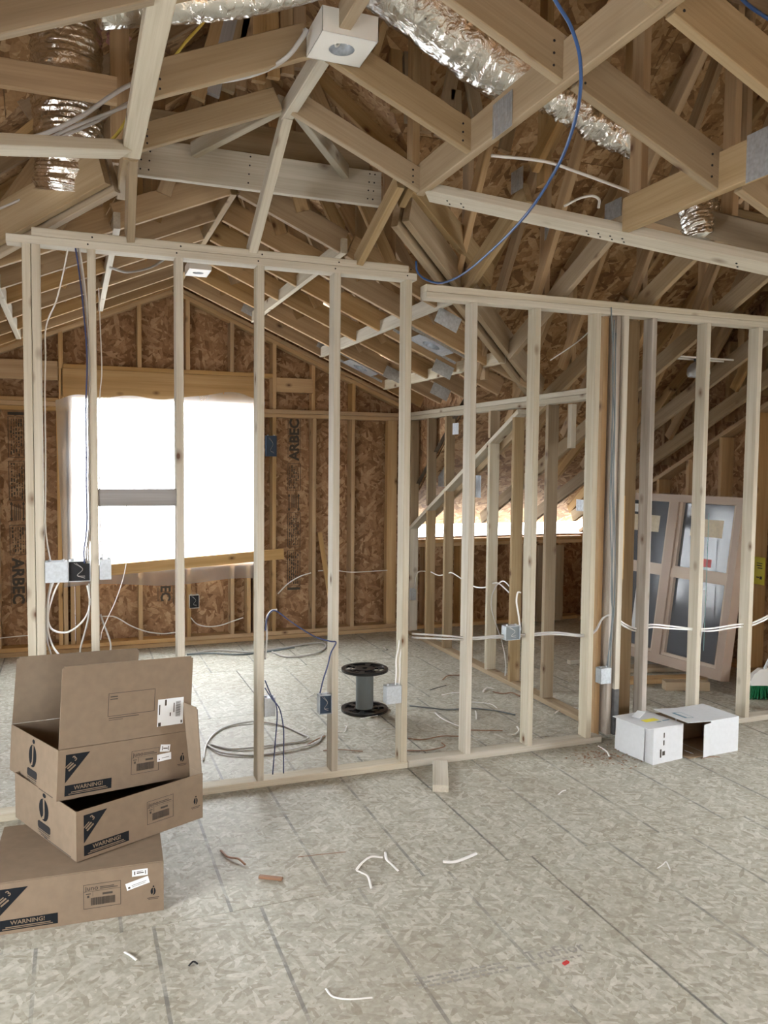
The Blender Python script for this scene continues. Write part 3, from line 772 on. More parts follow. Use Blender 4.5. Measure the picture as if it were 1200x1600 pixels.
# ---------------- cardboard cartons
def print_front(body, Lx, H, s=1.0):
    """lettering on the long face: face runs x 0..Lx, z 0..H"""
    k = Lx/0.566; v = H/0.2
    f = lambda x, z: Matrix.Translation((x*k, -0.0004, z*v)) @ FRONT
    flatpoly('print_triangle', [(0.0, 0.0), (0.096*k, 0.0), (0.0, -0.112*v)], 'ink', body, f(0.030, 0.178))
    r = Matrix.Rotation(math.radians(38), 4, 'Z')
    text('print_lettering', '3', 0.030, 'kraft', body, f(0.066, 0.148) @ Matrix.Translation((0, 0, 0.0008)) @ r)
    flatrects('print_lines', [(0.004, 0.034, 0.0, 0.006), (0.002, 0.036, -0.011, -0.005), (0.0, 0.030, 0.010, 0.014)], 'kraft', body, f(0.036, 0.118) @ Matrix.Translation((0, 0, 0.0008)) @ r)
    flatrects('warning_panel', [(0, 0.188*k, 0, 0.042*v)], 'ink', body, f(0.030, 0.014))
    text('print_lettering', 'WARNING!', 0.022, 'kraft', body, f(0.124, 0.014+0.021) @ Matrix.Translation((0, 0, 0.0008)), 1.05, 'CENTER')
    flatrects('print_lines', [(0.025*k, 0.165*k, 0.011*v, 0.0145*v), (0.015*k, 0.172*k, 0.005*v, 0.0075*v)], 'kraft', body, f(0.030, 0.014) @ Matrix.Translation((0, 0, 0.0008)))
    a, c, b0, b1 = 0.0, 0.122*k, 0.0, 0.098*v
    q = f(0.300, 0.052)
    rr = [(a, c, b0, b0+.0015), (a, c, b1-.0015, b1), (a, a+.0015, b0, b1), (c-.0015, c, b0, b1), (a, c, b1*0.70, b1*0.70+.001), (a+0.03*k, a+0.031*k, b0+0.048*v, b1*0.7),
          (0.008*k, 0.024*k, 0.058*v, 0.061*v), (0.012*k, 0.019*k, 0.044*v, 0.053*v), (0.062*k, 0.095*k, 0.050*v, 0.058*v), (0.054*k, 0.112*k, 0.075*v, 0.078*v), (0.054*k, 0.100*k, 0.081*v, 0.084*v)]
    rg = random.Random(3); x = 0.024*k
    while x < 0.10*k:
        w_ = rg.choice((0.0012, 0.002, 0.003)); rr.append((x, x+w_, 0.012*v, 0.042*v)); x += w_+rg.choice((0.001, 0.0016))
    flatrects('label_print', rr, 'ink_soft', body, q)['kind'] = 'stuff'
    text('print_lettering', 'juno', 0.024, 'ink_soft', body, q @ Matrix.Translation((0.006*k, 0.074*v, 0.0003)), 1.1)
    logo(body, f(0.530, 0.085), 0.0145)
    flatrects('print_lines', [(-0.022, 0.022, -0.026, -0.0235), (-0.018, 0.018, -0.031, -0.029)], 'ink_soft', body, f(0.530, 0.085))
def logo(body, mt, ry, asp=0.66):
    rx = ry*asp
    flatpoly('logo_oval', ellipse(rx, ry), 'ink', body, mt)
    jm = [(-0.10, 0.95), (0.22, 1.02), (0.22, -0.35), (0.05, -0.80), (-0.45, -0.95), (-0.40, -0.72), (-0.12, -0.55), (-0.06, -0.25)]
    flatpoly('logo_letter', [(x*rx, y*ry) for x, y in jm][::-1], 'kraft', body, mt @ Matrix.Translation((0, 0, 0.0007)))
    flatpoly('logo_dot', ellipse(rx*0.34, ry*0.2, 12, rx*0.15, ry*1.32), 'ink', body, mt)
def print_side(body, D, H):
    """lettering on the short face at x=0: runs y 0..D"""
    f = lambda y, z: Matrix.Translation((-0.0004, y, z)) @ Matrix.Rotation(-Z90, 4, 'Z') @ FRONT
    y = D*0.50
    logo(body, f(y, 0.118), 0.046, 0.95)
    sl_ = [(-0.058, -0.012), (-0.048, -0.018), (0.048, -0.018), (0.058, -0.012), (0.058, 0.008), (0.048, 0.014), (-0.048, 0.014), (-0.058, 0.008)]
    flatpoly('handle_slot', sl_, 'dark', body, f(y, 0.048))
    flatrects('print_lines', [(-0.055, 0.055, 0.0, 0.004), (-0.050, 0.050, -0.008, -0.005), (-0.030, 0.030, -0.015, -0.011), (0.0, 0.24, -0.0185, -0.0155)], 'ink_soft', body, f(y, 0.022))
def carton(name, mtx, L_, D, H, flaps, top_closed=False, label='', wall_mat='kraft'):
    t = 0.004
    root = empty(name, mtx=mtx); tag(root, label, 'cardboard box', 'cardboard cartons stacked on the floor')
    bm = bmesh.new()
    bbox(bm, 0, L_, 0, D, 0, t)
    bbox(bm, 0, L_, 0, t, t, H); bbox(bm, 0, L_, D-t, D, t, H); bbox(bm, 0, t, t, D-t, t, H); bbox(bm, L_-t, L_, t, D-t, t, H)
    body = solid('carton_body', bm, wall_mat, root)
    for side, ang, ln in flaps:      # ang: 0 lies closed over the top, 90 upright, 180 folded out flat
        a = math.radians(ang)
        bm = bmesh.new()
        if side in ('front', 'back'): bbox(bm, 0.002, L_-0.002, 0, ln, -t/2, t/2)
        else: bbox(bm, 0.006, D-0.006, 0, ln, -t/2, t/2)
        bmesh.ops.bevel(bm, geom=[e for e in bm.edges if abs(e.verts[0].co.z-e.verts[1].co.z) > t*0.5 and e.verts[0].co.y > ln*0.5], offset=0.008, segments=2, affect='EDGES')
        mt = {'front': Matrix.Translation((0, t/2, H+0.0025)),
              'back': Matrix.Translation((L_, D-t/2, H+0.0025)) @ Matrix.Rotation(math.pi, 4, 'Z'),
              'left': Matrix.Translation((t/2, D, H+0.0005)) @ Matrix.Rotation(-Z90, 4, 'Z'),
              'right': Matrix.Translation((L_-t/2, 0, H+0.0005)) @ Matrix.Rotation(Z90, 4, 'Z')}[side]
        fo = solid('flap', bm, wall_mat, root, mt @ Matrix.Rotation(a, 4, 'X'))
        if side == 'front' and name == 'open_carton' and 60 < ang < 120:
            g = Matrix.Translation((0, 0, -t/2-0.0004)) @ Matrix.Rotation(math.pi, 4, 'X') @ Matrix.Diagonal((1, -1, -1, 1)) if False else None
            pm = Matrix.Translation((0, 0, t/2+0.0002))
            if ang >= 0:
                flatrects('address_frame', [(0.195, 0.40, 0.105, 0.107), (0.195, 0.40, 0.198, 0.2), (0.195, 0.197, 0.105, 0.2), (0.398, 0.40, 0.105, 0.2), (0.20, 0.33, 0.096, 0.099), (0.20, 0.26, 0.089, 0.091), (0.203, 0.235, 0.183, 0.187), (0.203, 0.235, 0.173, 0.177)], 'ink_soft', fo, pm)
                st = flatrects('shipping_label', [(0.415, 0.535, 0.035, 0.150)], 'sticker', fo, pm, 0.0006)
                rr = [(0.420, 0.4245, 0.085, 0.128), (0.446, 0.454, 0.122, 0.147), (0.418, 0.43, 0.036, 0.052), (0.523, 0.530, 0.04, 0.052), (0.470, 0.475, 0.075, 0.09), (0.487, 0.491, 0.09, 0.13)]
                yy = 0.07
                while yy < 0.135: rr.append((0.498, 0.520, yy, yy+0.0022)); yy += 0.0045
                flatrects('label_print', rr, 'ink_soft', st, Matrix.Translation((0, 0, 0.0007)) @ pm)['kind'] = 'stuff'
    return root, body
R = lambda d: math.radians(d)
c1m = Matrix.Translation((-0.305, 3.208, 0.001)) @ Matrix.Rotation(R(-2.7), 4, 'Z')
c1, b1 = carton('closed_carton', c1m, 0.622, 0.50, 0.192, [('left', 0, 0.2), ('right', 0, 0.2), ('front', 1, 0.249), ('back', 1, 0.249)], label='closed brown lighting carton on the floor, bottom of the stack')
print_front(b1, 0.622, 0.192)
fm = lambda x, z, a: Matrix.Translation((x, -0.0004, z)) @ FRONT @ Matrix.Rotation(R(a), 4, 'Z')
for (x, z, a, w_, h_) in ((0.505, 0.150, 0, 0.058, 0.026), (0.487, 0.098, 14, 0.086, 0.028)):
    st = flatrects('sticker', [(0, w_, 0, h_)], 'sticker', b1, fm(x, z, a))
    flatrects('sticker_print', [(0.008, 0.012, 0.006, h_-0.006), (w_*0.3, w_*0.75, h_*0.4, h_*0.55), (w_*0.3, w_*0.7, h_*0.68, h_*0.74), (w_-0.01, w_-0.007, 0.006, h_-0.006)] if a == 0 else [(0.006, 0.014, 0.005, 0.012), (0.02, w_-0.01, h_*0.45, h_*0.5), (0.02, w_-0.015, h_*0.25, h_*0.29)], 'ink_soft', st, Matrix.Translation((0, 0, 0.0007)))
c2m = Matrix.Translation((0.002, 3.262, 0.2045)) @ Matrix.Rotation(R(25.2), 4, 'Z')
c2, b2 = carton('carton', c2m, 0.566, 0.57, 0.196, [('right', 86, 0.29), ('back', 176, 0.27), ('left', 176, 0.28)][:1], label='brown lighting carton with one raised end flap, middle of the stack')
print_front(b2, 0.566, 0.196); print_side(b2, 0.57, 0.196)
c3m = Matrix.Translation((-0.069, 3.381, 0.405)) @ Matrix.Rotation(R(21), 4, 'Z') @ Matrix.Rotation(R(-3.4), 4, 'X') @ Matrix.Rotation(R(4.2), 4, 'Y')
c3, b3 = carton('open_carton', c3m, 0.575, 0.56, 0.198, [('front', 91, 0.325), ('back', 84, 0.30)], label='open brown lighting carton with tall upright flaps, topmost of the stack')
print_front(b3, 0.575, 0.198); print_side(b3, 0.56, 0.198)
for (x, z, a, w_, h_) in ((0.432, 0.128, -7, 0.045, 0.030), (0.422, 0.086, 3, 0.064, 0.030)):
    st = flatrects('sticker', [(0, w_, 0, h_)], 'sticker', b3, fm(x, z, a))
    flatrects('sticker_print', [(0.008, 0.011, 0.006, h_-0.006), (w_*0.3, w_*0.75, h_*0.4, h_*0.55), (w_-0.009, w_-0.006, 0.006, h_-0.006)] if a < 0 else [(0.006, 0.011, 0.006, 0.012), (0.02, w_-0.01, h_*0.4, h_*0.46)], 'ink_soft', st, Matrix.Translation((0, 0, 0.0007)))

# ---------------- white cartons by the partition
def slab(name, mat, parent, x0, x1, y0, y1, z0, z1, mt=None):
    bm = bmesh.new(); bbox(bm, x0, x1, y0, y1, z0, z1); return solid(name, bm, mat, parent, mt)
wa = empty('white_carton', mtx=Matrix.Translation((3.143, 3.801, 0.001)) @ Matrix.Rotation(R(8), 4, 'Z'))
tag(wa, 'closed white carton with yellow sticker, standing on the floor by the dark post', 'cardboard box', 'white cartons by the partition')
slab('carton_body', 'whitecard', wa, 0, 0.245, 0, 0.285, 0, 0.212)
slab('top_flap', 'whitecard', wa, -0.045, 0.245, 0.0, 0.285, 0, 0.004, Matrix.Translation((0, 0, 0.2135)) @ Matrix.Rotation(R(1.5), 4, 'Y'))
slab('side_flap', 'whitecard', wa, -0.004, 0, 0.06, 0.29, 0.0, 0.19, Matrix.Translation((-0.012, 0, 0.012)) @ Matrix.Rotation(R(2), 4, 'Y'))
tp = Matrix.Translation((0, 0, 0.2182)) @ Matrix.Rotation(R(1.5), 4, 'Y')
flatrects('sticker', [(0.05, 0.16, 0.105, 0.150)], 'yellow', wa, tp)
slab('packing_slip', 'sticker', wa, 0, 0.09, 0, 0.05, 0, 0.002, Matrix.Translation((0.06, 0.17, 0.2205)) @ Matrix.Rotation(R(20), 4, 'Z') @ Matrix.Rotation(R(-12), 4, 'Y'))
flatrects('printed_mark', [(0.17, 0.225, 0.085, 0.097), (0.115, 0.15, 0.08, 0.09)], 'blueprint', wa, tp)
flatrects('printed_mark', [(0.055, 0.067, 0.035, 0.085), (0.075, 0.095, 0.045, 0.07), (0.080, 0.090, 0.105, 0.135), (0.082, 0.090, 0.15, 0.18)], 'ink_soft', wa, Matrix.Translation((0, -0.0005, 0)) @ FRONT)
wbx = empty('open_white_carton', mtx=Matrix.Translation((3.575, 3.812, 0.001)) @ Matrix.Rotation(R(4), 4, 'Z'))
tag(wbx, 'white carton lying on its side, open end showing brown inside', 'cardboard box', 'white cartons by the partition')
W_, D_, H_, t_ = 0.228, 0.285, 0.215, 0.004
bm = bmesh.new()
bbox(bm, 0, W_, 0, D_, 0, t_); bbox(bm, 0, W_, 0, t_, t_, H_-t_); bbox(bm, 0, W_, D_-t_, D_, t_, H_-t_); bbox(bm, W_-t_, W_, t_, D_-t_, t_, H_-t_); bbox(bm, 0, W_, 0, D_, H_-t_, H_)
solid('carton_body', bm, 'whitecard', wbx)
bm = bmesh.new()
bbox(bm, 0.002, W_-0.006, t_+0.001, D_-t_-0.001, t_+0.001, t_+0.002); bbox(bm, 0.002, W_-0.006, D_-t_-0.002, D_-t_-0.001, t_+.002, H_-t_-0.002); bbox(bm, W_-t_-0.002, W_-t_-0.001, t_+.002, D_-t_-.003, t_+.002, H_-t_-.002); bbox(bm, 0.002, W_-0.006, t_+0.001, t_+0.002, t_+.002, H_-t_-0.002); bbox(bm, 0.002, W_-.006, t_+.002, D_-t_-.003, H_-t_-.002, H_-t_-.001)
solid('brown_lining', bm, 'kraft_in', wbx)
slab('top_flap', 'whitecard', wbx, -0.19, 0, 0.0, D_, 0, t_, Matrix.Translation((0, 0, H_-t_)) @ Matrix.Rotation(R(4), 4, 'Y'))
slab('front_flap', 'whitecard', wbx, -0.075, 0, 0, t_, 0.003, H_-0.012, Matrix.Rotation(R(14), 4, 'Z'))
slab('back_flap', 'kraft_in', wbx, -0.17, 0, D_-t_, D_, 0.003, H_-0.012, Matrix.Rotation(R(2), 4, 'Z'))
slab('bottom_flap', 'kraft_in', wbx, -0.16, 0, 0.01, D_-0.01, 0.0005, 0.004)
flatrects('printed_mark', [(-0.13, -0.11, 0.08, 0.19), (-0.13, -0.06, 0.19, 0.193), (-0.13, -0.06, 0.08, 0.083), (-0.062, -0.06, 0.08, 0.19)], 'blueprint', wbx, Matrix.Translation((0, 0, H_+0.0002)) @ Matrix.Rotation(R(4), 4, 'Y'))
slab('paper_scrap', 'sticker', wbx, 0, 0.06, 0, 0.05, 0, 0.002, Matrix.Translation((-0.1, 0.06, 0.012)) @ Matrix.Rotation(R(20), 4, 'Y'))

# ---------------- cable spool
sp = empty('cable_spool', (1.915, 5.36, 0.001))
tag(sp, 'empty black and grey plastic cable spool standing on end on the floor', 'cable spool')
def flange(z):
    bm = bmesh.new(); ro, ri, rc, t = 0.165, 0.138, 0.07, 0.018
    def annulus(r0, r1, z0, z1, a0=0, a1=2*math.pi, n=40):
        full = a1-a0 > 6.2; m_ = n if full else n+1; rings = []
        for r, zz in ((r0, z0), (r1, z0), (r1, z1), (r0, z1)):
            rings.append([bm.verts.new((r*math.cos(a0+(a1-a0)*k/n), r*math.sin(a0+(a1-a0)*k/n), zz)) for k in range(m_)])
        for q in range(4):
            A, B = rings[q], rings[(q+1) % 4]
            for k in range(n if full else n):
                j = (k+1) % m_; bm.faces.new((A[k], A[j], B[j], B[k]))
        if not full:
            bm.faces.new([rings[q][0] for q in range(4)]); bm.faces.new([rings[q][-1] for q in range(3, -1, -1)])
    annulus(ri, ro, 0, t); annulus(0.02, rc, 0, t)
    for i in range(6):
        a = i*math.pi/3; annulus(rc-0.002, ri+0.002, 0.003, t-0.003, a-0.16, a+0.16, 4)
        a += math.pi/6; annulus(rc+0.028, rc+0.036, 0.005, t-0.005, a-0.4, a+0.4, 6)
    return solid('flange', bm, 'blackpl', sp, Matrix.Translation((0, 0, z)))
flange(0.0); flange(0.282)
bm = bmesh.new(); lathe(bm, [(0.03, 0.0185), (0.062, 0.0185), (0.062, 0.281), (0.03, 0.281)], 32); solid('barrel', bm, 'greycore', sp, smooth=False)

# ---------------- offcuts and loose lumber
def loose(name, p0, p1, wd, h, mat, label, cat, group=None, up=(0, 0, 1)):
    o = beam(name, p0, p1, wd, h, mat, None, up); tag(o, label, cat, group); return o
loose('lumber_offcut', (1.962, 4.19, 0.001), (1.812, 3.86, 0.001), 0.085, 0.038, 'stud', 'short pale lumber offcut lying against the partition bottom plate', 'lumber')
loose('lumber_block', (4.30, 5.10, 0.001), (4.62, 4.98, 0.001), 0.089, 0.07, 'chord', 'lumber block on the floor nearest the wrapped window, under its corner', 'lumber')
loose('lumber_plank', (4.12, 5.36, 0.001), (4.80, 5.22, 0.001), 0.12, 0.038, 'far', 'flat plank on the floor under the middle of the wrapped window', 'lumber')
loose('lumber_plank', (4.20, 5.72, 0.001), (4.85, 5.55, 0.001), 0.14, 0.038, 'chord', 'darker plank on the floor under the far half of the wrapped window', 'lumber')
loose('lumber_scrap', (4.05, 6.03, 0.001), (4.55, 6.05, 0.001), 0.05, 0.038, 'stud', 'thin wood scrap with pale cut end in the shadowy side room', 'lumber')
p0, p1 = onY(499, 832, 7.80), onY(520, 965, 7.70)
loose('leaning_board', (p1.x, p1.y, max(p1.z, 0.02)), p0, 0.045, 0.025, 'far', 'short marked board leaning on the sheathing beyond the spool', 'lumber', up=(0, -1, 0))
p0, p1 = onY(172, 899, 7.79), onY(443, 873, 7.79)
loose('slanting_board', (p0.x-0.12, 7.785, p0.z-0.006), (p1.x, 7.785, p1.z), 0.038, 0.10, 'far', 'slightly slanting board nailed across the studs along the window sill', 'lumber')
# wood shaving clumps
def chip(px, py, qx, qy, wd, h, mat, label):
    a, c = onZ(px, py, 0), onZ(qx, qy, 0); a.z = c.z = 0.001
    loose('wood_chip', a, c, wd, h, mat, label, 'wood chip')
chip(405, 1372, 441, 1376, 0.02, 0.012, 'copper', 'brown splintered wood chip near the carton stack')
chip(676, 1187, 672, 1181, 0.03, 0.01, 'stud', 'tiny pale chip beside the offcut at the partition')

# ---------------- recessed light housings
def ring_plate(bm, hx, hy, r, z0, z1, n=32):
    """square plate with a round hole"""
    def sq(k):
        a = 2*math.pi*k/n; c, s = math.cos(a), math.sin(a); m_ = max(abs(c)/hx, abs(s)/hy); return (c/m_, s/m_)
    for z, fl in ((z0, True), (z1, False)):
        o = [bm.verts.new((*sq(k), z)) for k in range(n)]; i_ = [bm.verts.new((r*math.cos(2*math.pi*k/n), r*math.sin(2*math.pi*k/n), z)) for k in range(n)]
        for k in range(n):
            j = (k+1) % n; f = (o[k], o[j], i_[j], i_[k]); bm.faces.new(f[::-1] if fl else f)
def light_box(name, loc, hx, hy, hz, r, label):
    o = empty(name, loc); tag(o, label, 'light fixture')
    bm = bmesh.new(); ring_plate(bm, hx, hy, r, 0, 0.003)
    bbox(bm, -hx, hx, -hy, -hy+0.002, 0, hz); bbox(bm, -hx, hx, hy-0.002, hy, 0, hz); bbox(bm, -hx, -hx+0.002, -hy, hy, 0, hz); bbox(bm, hx-0.002, hx, -hy, hy, 0, hz); bbox(bm, -hx, hx, -hy, hy, hz, hz+0.002)
    solid('housing', bm, 'lampwhite', o)
    bm = bmesh.new(); lathe(bm, [(r, 0.001), (r*0.98, hz*0.9), (0.005, hz*0.92)], 32); solid('lamp_can', bm, 'galv', o, smooth=True)
    pts = [(r*0.5*math.cos(a), r*0.5*math.sin(a), hz*0.45+0.02*math.sin(2*a)) for a in [i*0.6 for i in range(12)]]
    tube('wire_coil', pts, 0.005, 'cable_white', o)
    return o
lb = light_box('recessed_light_box', (0.946, 2.957, 3.252), 0.105, 0.104, 0.085, 0.047, 'white square recessed light housing hung near the ridge over the viewer')
slab('mounting_strap', 'dark', lb, -0.08, -0.055, -0.06, 0.06, 0.0875, 0.11)
slab('hanger_bar', 'lampwhite', lb, -0.12, 0.12, 0.098, 0.1035, 0.0875, 0.10)
light_box('recessed_light_box', (0.95, 6.62, 3.215), 0.085, 0.13, 0.07, 0.042, 'white recessed light housing under the far room ridge near the window')
def light_frame(loc, rot, label):
    o = empty('recessed_light_fixture', mtx=Matrix.Translation(Vector(loc)) @ rot); tag(o, label, 'light fixture')
    bm = bmesh.new(); ring_plate(bm, 0.15, 0.11, 0.068, 0, 0.002); solid('mounting_pan', bm, 'galv', o)
    bm = bmesh.new(); lathe(bm, [(0.069, 0.0), (0.069, 0.11), (0.03, 0.125), (0.004, 0.125)], 24); solid('lamp_can', bm, 'galv', o, smooth=True)
    slab('junction_box', 'galv', o, 0.085, 0.14, -0.05, 0.05, 0.003, 0.06)
    for y in (-0.125, 0.119): slab('hanger_bar', 'galv', o, -0.28, 0.28, y, y+0.006, 0.0, 0.02)
    return o
tiltR = Matrix.Rotation(math.atan(SL), 4, 'Y')
light_frame((2.50, 5.60, 2.612), tiltR, 'galvanised recessed light frame between the sloping rafters above the side wall plate')
light_frame((2.50, 7.19, 2.612), tiltR, 'galvanised recessed light frame in the slope nearest the window wall')
dm = empty('junction_dome', (4.44, 4.99, 2.50)); tag(dm, 'grey domed light can on bar hangers above the wrapped window', 'light fixture')
bm = bmesh.new(); lathe(bm, [(0.075, -0.085), (0.085, -0.06), (0.08, -0.02), (0.055, 0.015), (0.02, 0.03), (0.003, 0.03)], 24); lathe(bm, [(0.075, -0.085), (0.06, -0.07), (0.05, -0.02), (0.003, 0.0)], 24); solid('lamp_can', bm, 'galv', dm, smooth=True)
slab('socket', 'greycore', dm, -0.03, 0.03, -0.02, 0.02, 0.03, 0.07)
slab('hanger_bar', 'lampwhite', dm, -0.29, 0.29, -0.05, -0.044, 0.045, 0.058); slab('hanger_bar', 'lampwhite', dm, -0.29, 0.29, 0.05, 0.056, 0.045, 0.058)

# ---------------- foil ducts
def crinkle(seed, amp, k):
    def f(i, a):
        c, sn = math.cos(a), math.sin(a)
        return 1.0 + amp*noise.noise(Vector((i*0.16+seed, c*1.1, sn*1.1))) + amp*0.55*noise.noise(Vector((i*0.9+seed, c*1.6, sn*1.6))) + amp*0.4*noise.noise(Vector((i*0.5+seed, c*5, sn*5))) + k*math.sin(i*1.9)
    return f
def duct(name, pts, r, label, seed, amp=0.07, k=0.012):
    me = tube_mesh(pts, r, 64, 26, crinkle(seed, amp, k))
    o = link(name, me, M['foil']); tag(o, label, 'duct', 'foil flexible ducts in the attic'); return o
duct('foil_duct', [onY(100, -50, 4.30), onY(104, 40, 4.30), onY(105, 120, 4.30), onY(107, 200, 4.30), onY(110, 262, 4.30), onY(108, 305, 4.32)], 0.158, 'silver foil duct hanging down beside the carton stack end of the attic', 1, 0.08, 0.02)
duct('foil_duct', [onY(150, 6, 2.80), onY(300, -2, 2.80), onY(400, -14, 2.78), onY(540, -48, 2.74)], 0.070, 'silver foil duct crossing level above the white light housing', 5)
duct('foil_duct', [onY(545, -100, 3.42), onY(600, -42, 3.42), onY(690, 28, 3.40), onY(760, 82, 3.38), onY(815, 118, 3.36)], 0.150, 'fat silver foil duct sloping down beside the white light housing', 9, 0.05, 0.004)
duct('foil_duct', [onY(850, 140, 3.36), onY(900, 168, 3.34), onY(950, 200, 3.32), onY(1004, 222, 3.30)], 0.085, 'crumpled foil duct end showing below the crossing beam', 14, 0.16, 0.03)
duct('foil_duct', [onY(1082, 300, 3.25), onY(1094, 335, 3.20), onY(1098, 374, 3.18)], 0.085, 'short gathered foil duct end above the partition plate', 21, 0.18, 0.04)
ins = empty('insulation_scrap', onY(186, 60, 4.4)); tag(ins, 'torn pink insulation scrap stuck by the hanging foil duct', 'insulation')
bm = bmesh.new(); bmesh.ops.create_icosphere(bm, subdivisions=3, radius=0.05)
for v in bm.verts: v.co *= 1+0.7*noise.noise(v.co*40); v.co.z *= 0.9
solid('wad', bm, 'pink', ins)

# ---------------- electrical boxes
def ebox(name, x0, x1, y0, z0, z1, mat, label, depth=0.055, inner='dark', group='metal boxes on the partition studs', nail=True, open_=True):
    o = empty(name, ((x0+x1)/2, y0, z0)); tag(o, label, 'electrical box', group)
    hx, h, t = (x1-x0)/2, z1-z0, 0.0025
    bm = bmesh.new()
    bbox(bm, -hx, -hx+t, 0, depth, 0, h); bbox(bm, hx-t, hx, 0, depth, 0, h); bbox(bm, -hx, hx, 0, depth, 0, t); bbox(bm, -hx, hx, 0, depth, h-t, h); bbox(bm, -hx, hx, depth-t, depth, 0, h)
    solid('box_shell', bm, mat, o)
    if open_:
        slab('box_inside', inner, o, -hx+t, hx-t, 0.012, 0.014, t, h-t)
        for k in range(2): tube('box_wire', [(-hx*0.5+0.01*k, 0.011, h*0.9), (0.3*hx, 0.004, h*0.6), (-hx*0.2, 0.006, h*0.3), (hx*0.5, 0.009, h*0.15+0.01*k)], 0.0011, 'cable_grey', o, sides=5)
    else: slab('cover', mat, o, -hx, hx, -0.002, 0, 0, h)
    for x in (-hx*0.6, hx*0.6):
        bm = bmesh.new(); lathe(bm, [(0.001, 0), (0.007, 0), (0.007, 0.008), (0.001, 0.009)], 10); solid('cable_clamp', bm, 'galv', o, Matrix.Translation((x, depth*0.5, h)))
    return o
ebox('switch_box', 0.948, 1.006, YF-0.004, 0.385, 0.484, 'steelbox', 'grey metal box on the stud where blue cables run to the floor', open_=False)
ebox('switch_box', 1.250, 1.320, YF-0.012, 0.368, 0.472, 'steelbox', 'open metal box with dark blue inside on the stud beside the spool', inner='bluebox')
ebox('switch_box', 1.643, 1.733, YF-0.004, 0.385, 0.486, 'steelbox', 'grey metal box with pale cables rising, just past the spool', open_=False)
ebox('switch_box', 3.067, 3.143, YF-0.02, 0.379, 0.476, 'steelbox', 'blank faced metal box low on the dark footed post', open_=False)
ebox('double_switch_box', 2.412, 2.512, YF+0.02, 0.690, 0.775, 'steelbox', 'paired metal box at mid height where the grey cables cross the studs', inner='greycore')
ebox('gang_box', -0.122, -0.020, YF-0.01, 1.150, 1.250, 'steelbox', 'closed grey gang box fixed to the doubled studs above the cartons', open_=False, depth=0.08)
ebox('gang_box', -0.018, 0.083, YF-0.005, 1.150, 1.250, 'galv', 'open gang box crammed with wires, between closed grey boxes', inner='dark', depth=0.08)
ebox('switch_box', 0.126, 0.180, YF-0.002, 1.155, 1.255, 'steelbox', 'narrow grey box against the window, next to the wire filled box', open_=False, depth=0.07)
p = onY(425, 697, 7.80)
ebox('outlet_box', p.x-0.058, p.x+0.045, 7.79, p.z-0.10, p.z+0.10, 'bluebox', 'dark blue plastic box high on the window wall beside the mill stamp', inner='bluebox', group=None, depth=0.05)
p = onY(303.5, 940, 7.80)
o = ebox('outlet_box', p.x-0.045, p.x+0.045, 7.79, p.z-0.062, p.z+0.062, 'lampwhite', 'pale rimmed outlet box low on the window wall under the window', inner='dark', group=None, depth=0.05)
p = onX(644, 928, 3.18)
ebox('switch_box', p.x-0.03, p.x+0.02, p.y-0.05, p.z-0.055, p.z+0.055, 'steelbox', 'small grey box on the side wall stud nearest the window wall', open_=False)

# ---------------- cables
def cable(name, pts, r, mat, label, group=None, cat='cable', **kw):
    o = tube(name, pts, r, mat, None, **kw); tag(o, label, cat, group); return o
def pY(lst, Y): return [onY(x, y, Y) for x, y in lst]
def pYs(lst): return [onY(x, y, Y) for x, y, Y in lst]
cable('blue_cable', pYs([(858, -15, 2.05), (872, 8, 2.07), (892, 42, 2.1), (906, 90, 2.15), (906, 150, 2.22), (892, 210, 2.4), (870, 262, 2.6), (828, 328, 2.9), (780, 380, 3.3), (725, 427, 3.8), (690, 442, 4.05), (664, 436, 4.17), (652, 424, 4.2), (650, 408, 4.2)]), 0.006, 'cable_blue', 'blue data cable drooping from the vault to the partition top plate')
cable('blue_cable', pYs([(1150, -12, 2.0), (1172, 10, 2.0), (1210, 35, 2.0)]), 0.006, 'cable_blue', 'short run of blue data cable at the corner beyond the vault chord')
# attic runs
cable('grey_cable', pYs([(-10, 214, 3.45), (25, 218, 3.45), (70, 209, 3.45), (130, 180, 3.45), (170, 152, 3.45), (205, 132, 3.45), (240, 126, 3.45), (290, 125, 3.4), (340, 127, 3.3), (400, 115, 3.15), (445, 92, 3.05), (470, 62, 3.0), (480, 45, 2.98)]), 0.009, 'cable_grey', 'thick grey cable looping across the attic into the white light housing', 'grey attic cables')
cable('grey_cable', pYs([(60, 225, 3.5), (110, 200, 3.5), (160, 180, 3.5), (207, 162, 3.5), (230, 150, 3.5), (265, 138, 3.4), (310, 120, 3.4), (360, 104, 3.35), (410, 94, 3.3), (445, 95, 3.2)]), 0.007, 'cable_grey', 'thinner grey cable running just above the thick looping one', 'grey attic cables')
cable('grey_cable', pYs([(90, 216, 3.55), (150, 190, 3.55), (205, 160, 3.6), (206, 185, 3.7), (204, 215, 3.8)]), 0.007, 'cable_grey', 'grey cable turning down behind the pale lengthwise board', 'grey attic cables')
cable('grey_cable', pYs([(150, 238, 3.6), (178, 215, 3.6), (196, 190, 3.6), (206, 165, 3.6)]), 0.007, 'cable_yel', 'dull tan cable curling behind the pale lengthwise board', 'grey attic cables')
cable('yellow_cable', pYs([(272, 90, 3.3), (290, 66, 3.3), (312, 42, 3.3), (330, 20, 3.3)]), 0.006, 'cable_yel', 'yellow cable slanting up under the level foil duct')
cable('grey_cable', pYs([(-10, 330, 4.4), (40, 308, 4.4), (85, 282, 4.4), (125, 254, 4.45), (128, 262, 4.45), (104, 285, 4.5), (92, 300, 4.5), (90, 315, 4.5)]), 0.006, 'cable_grey', 'thin cable crossing in front of the hanging foil duct', 'grey attic cables')
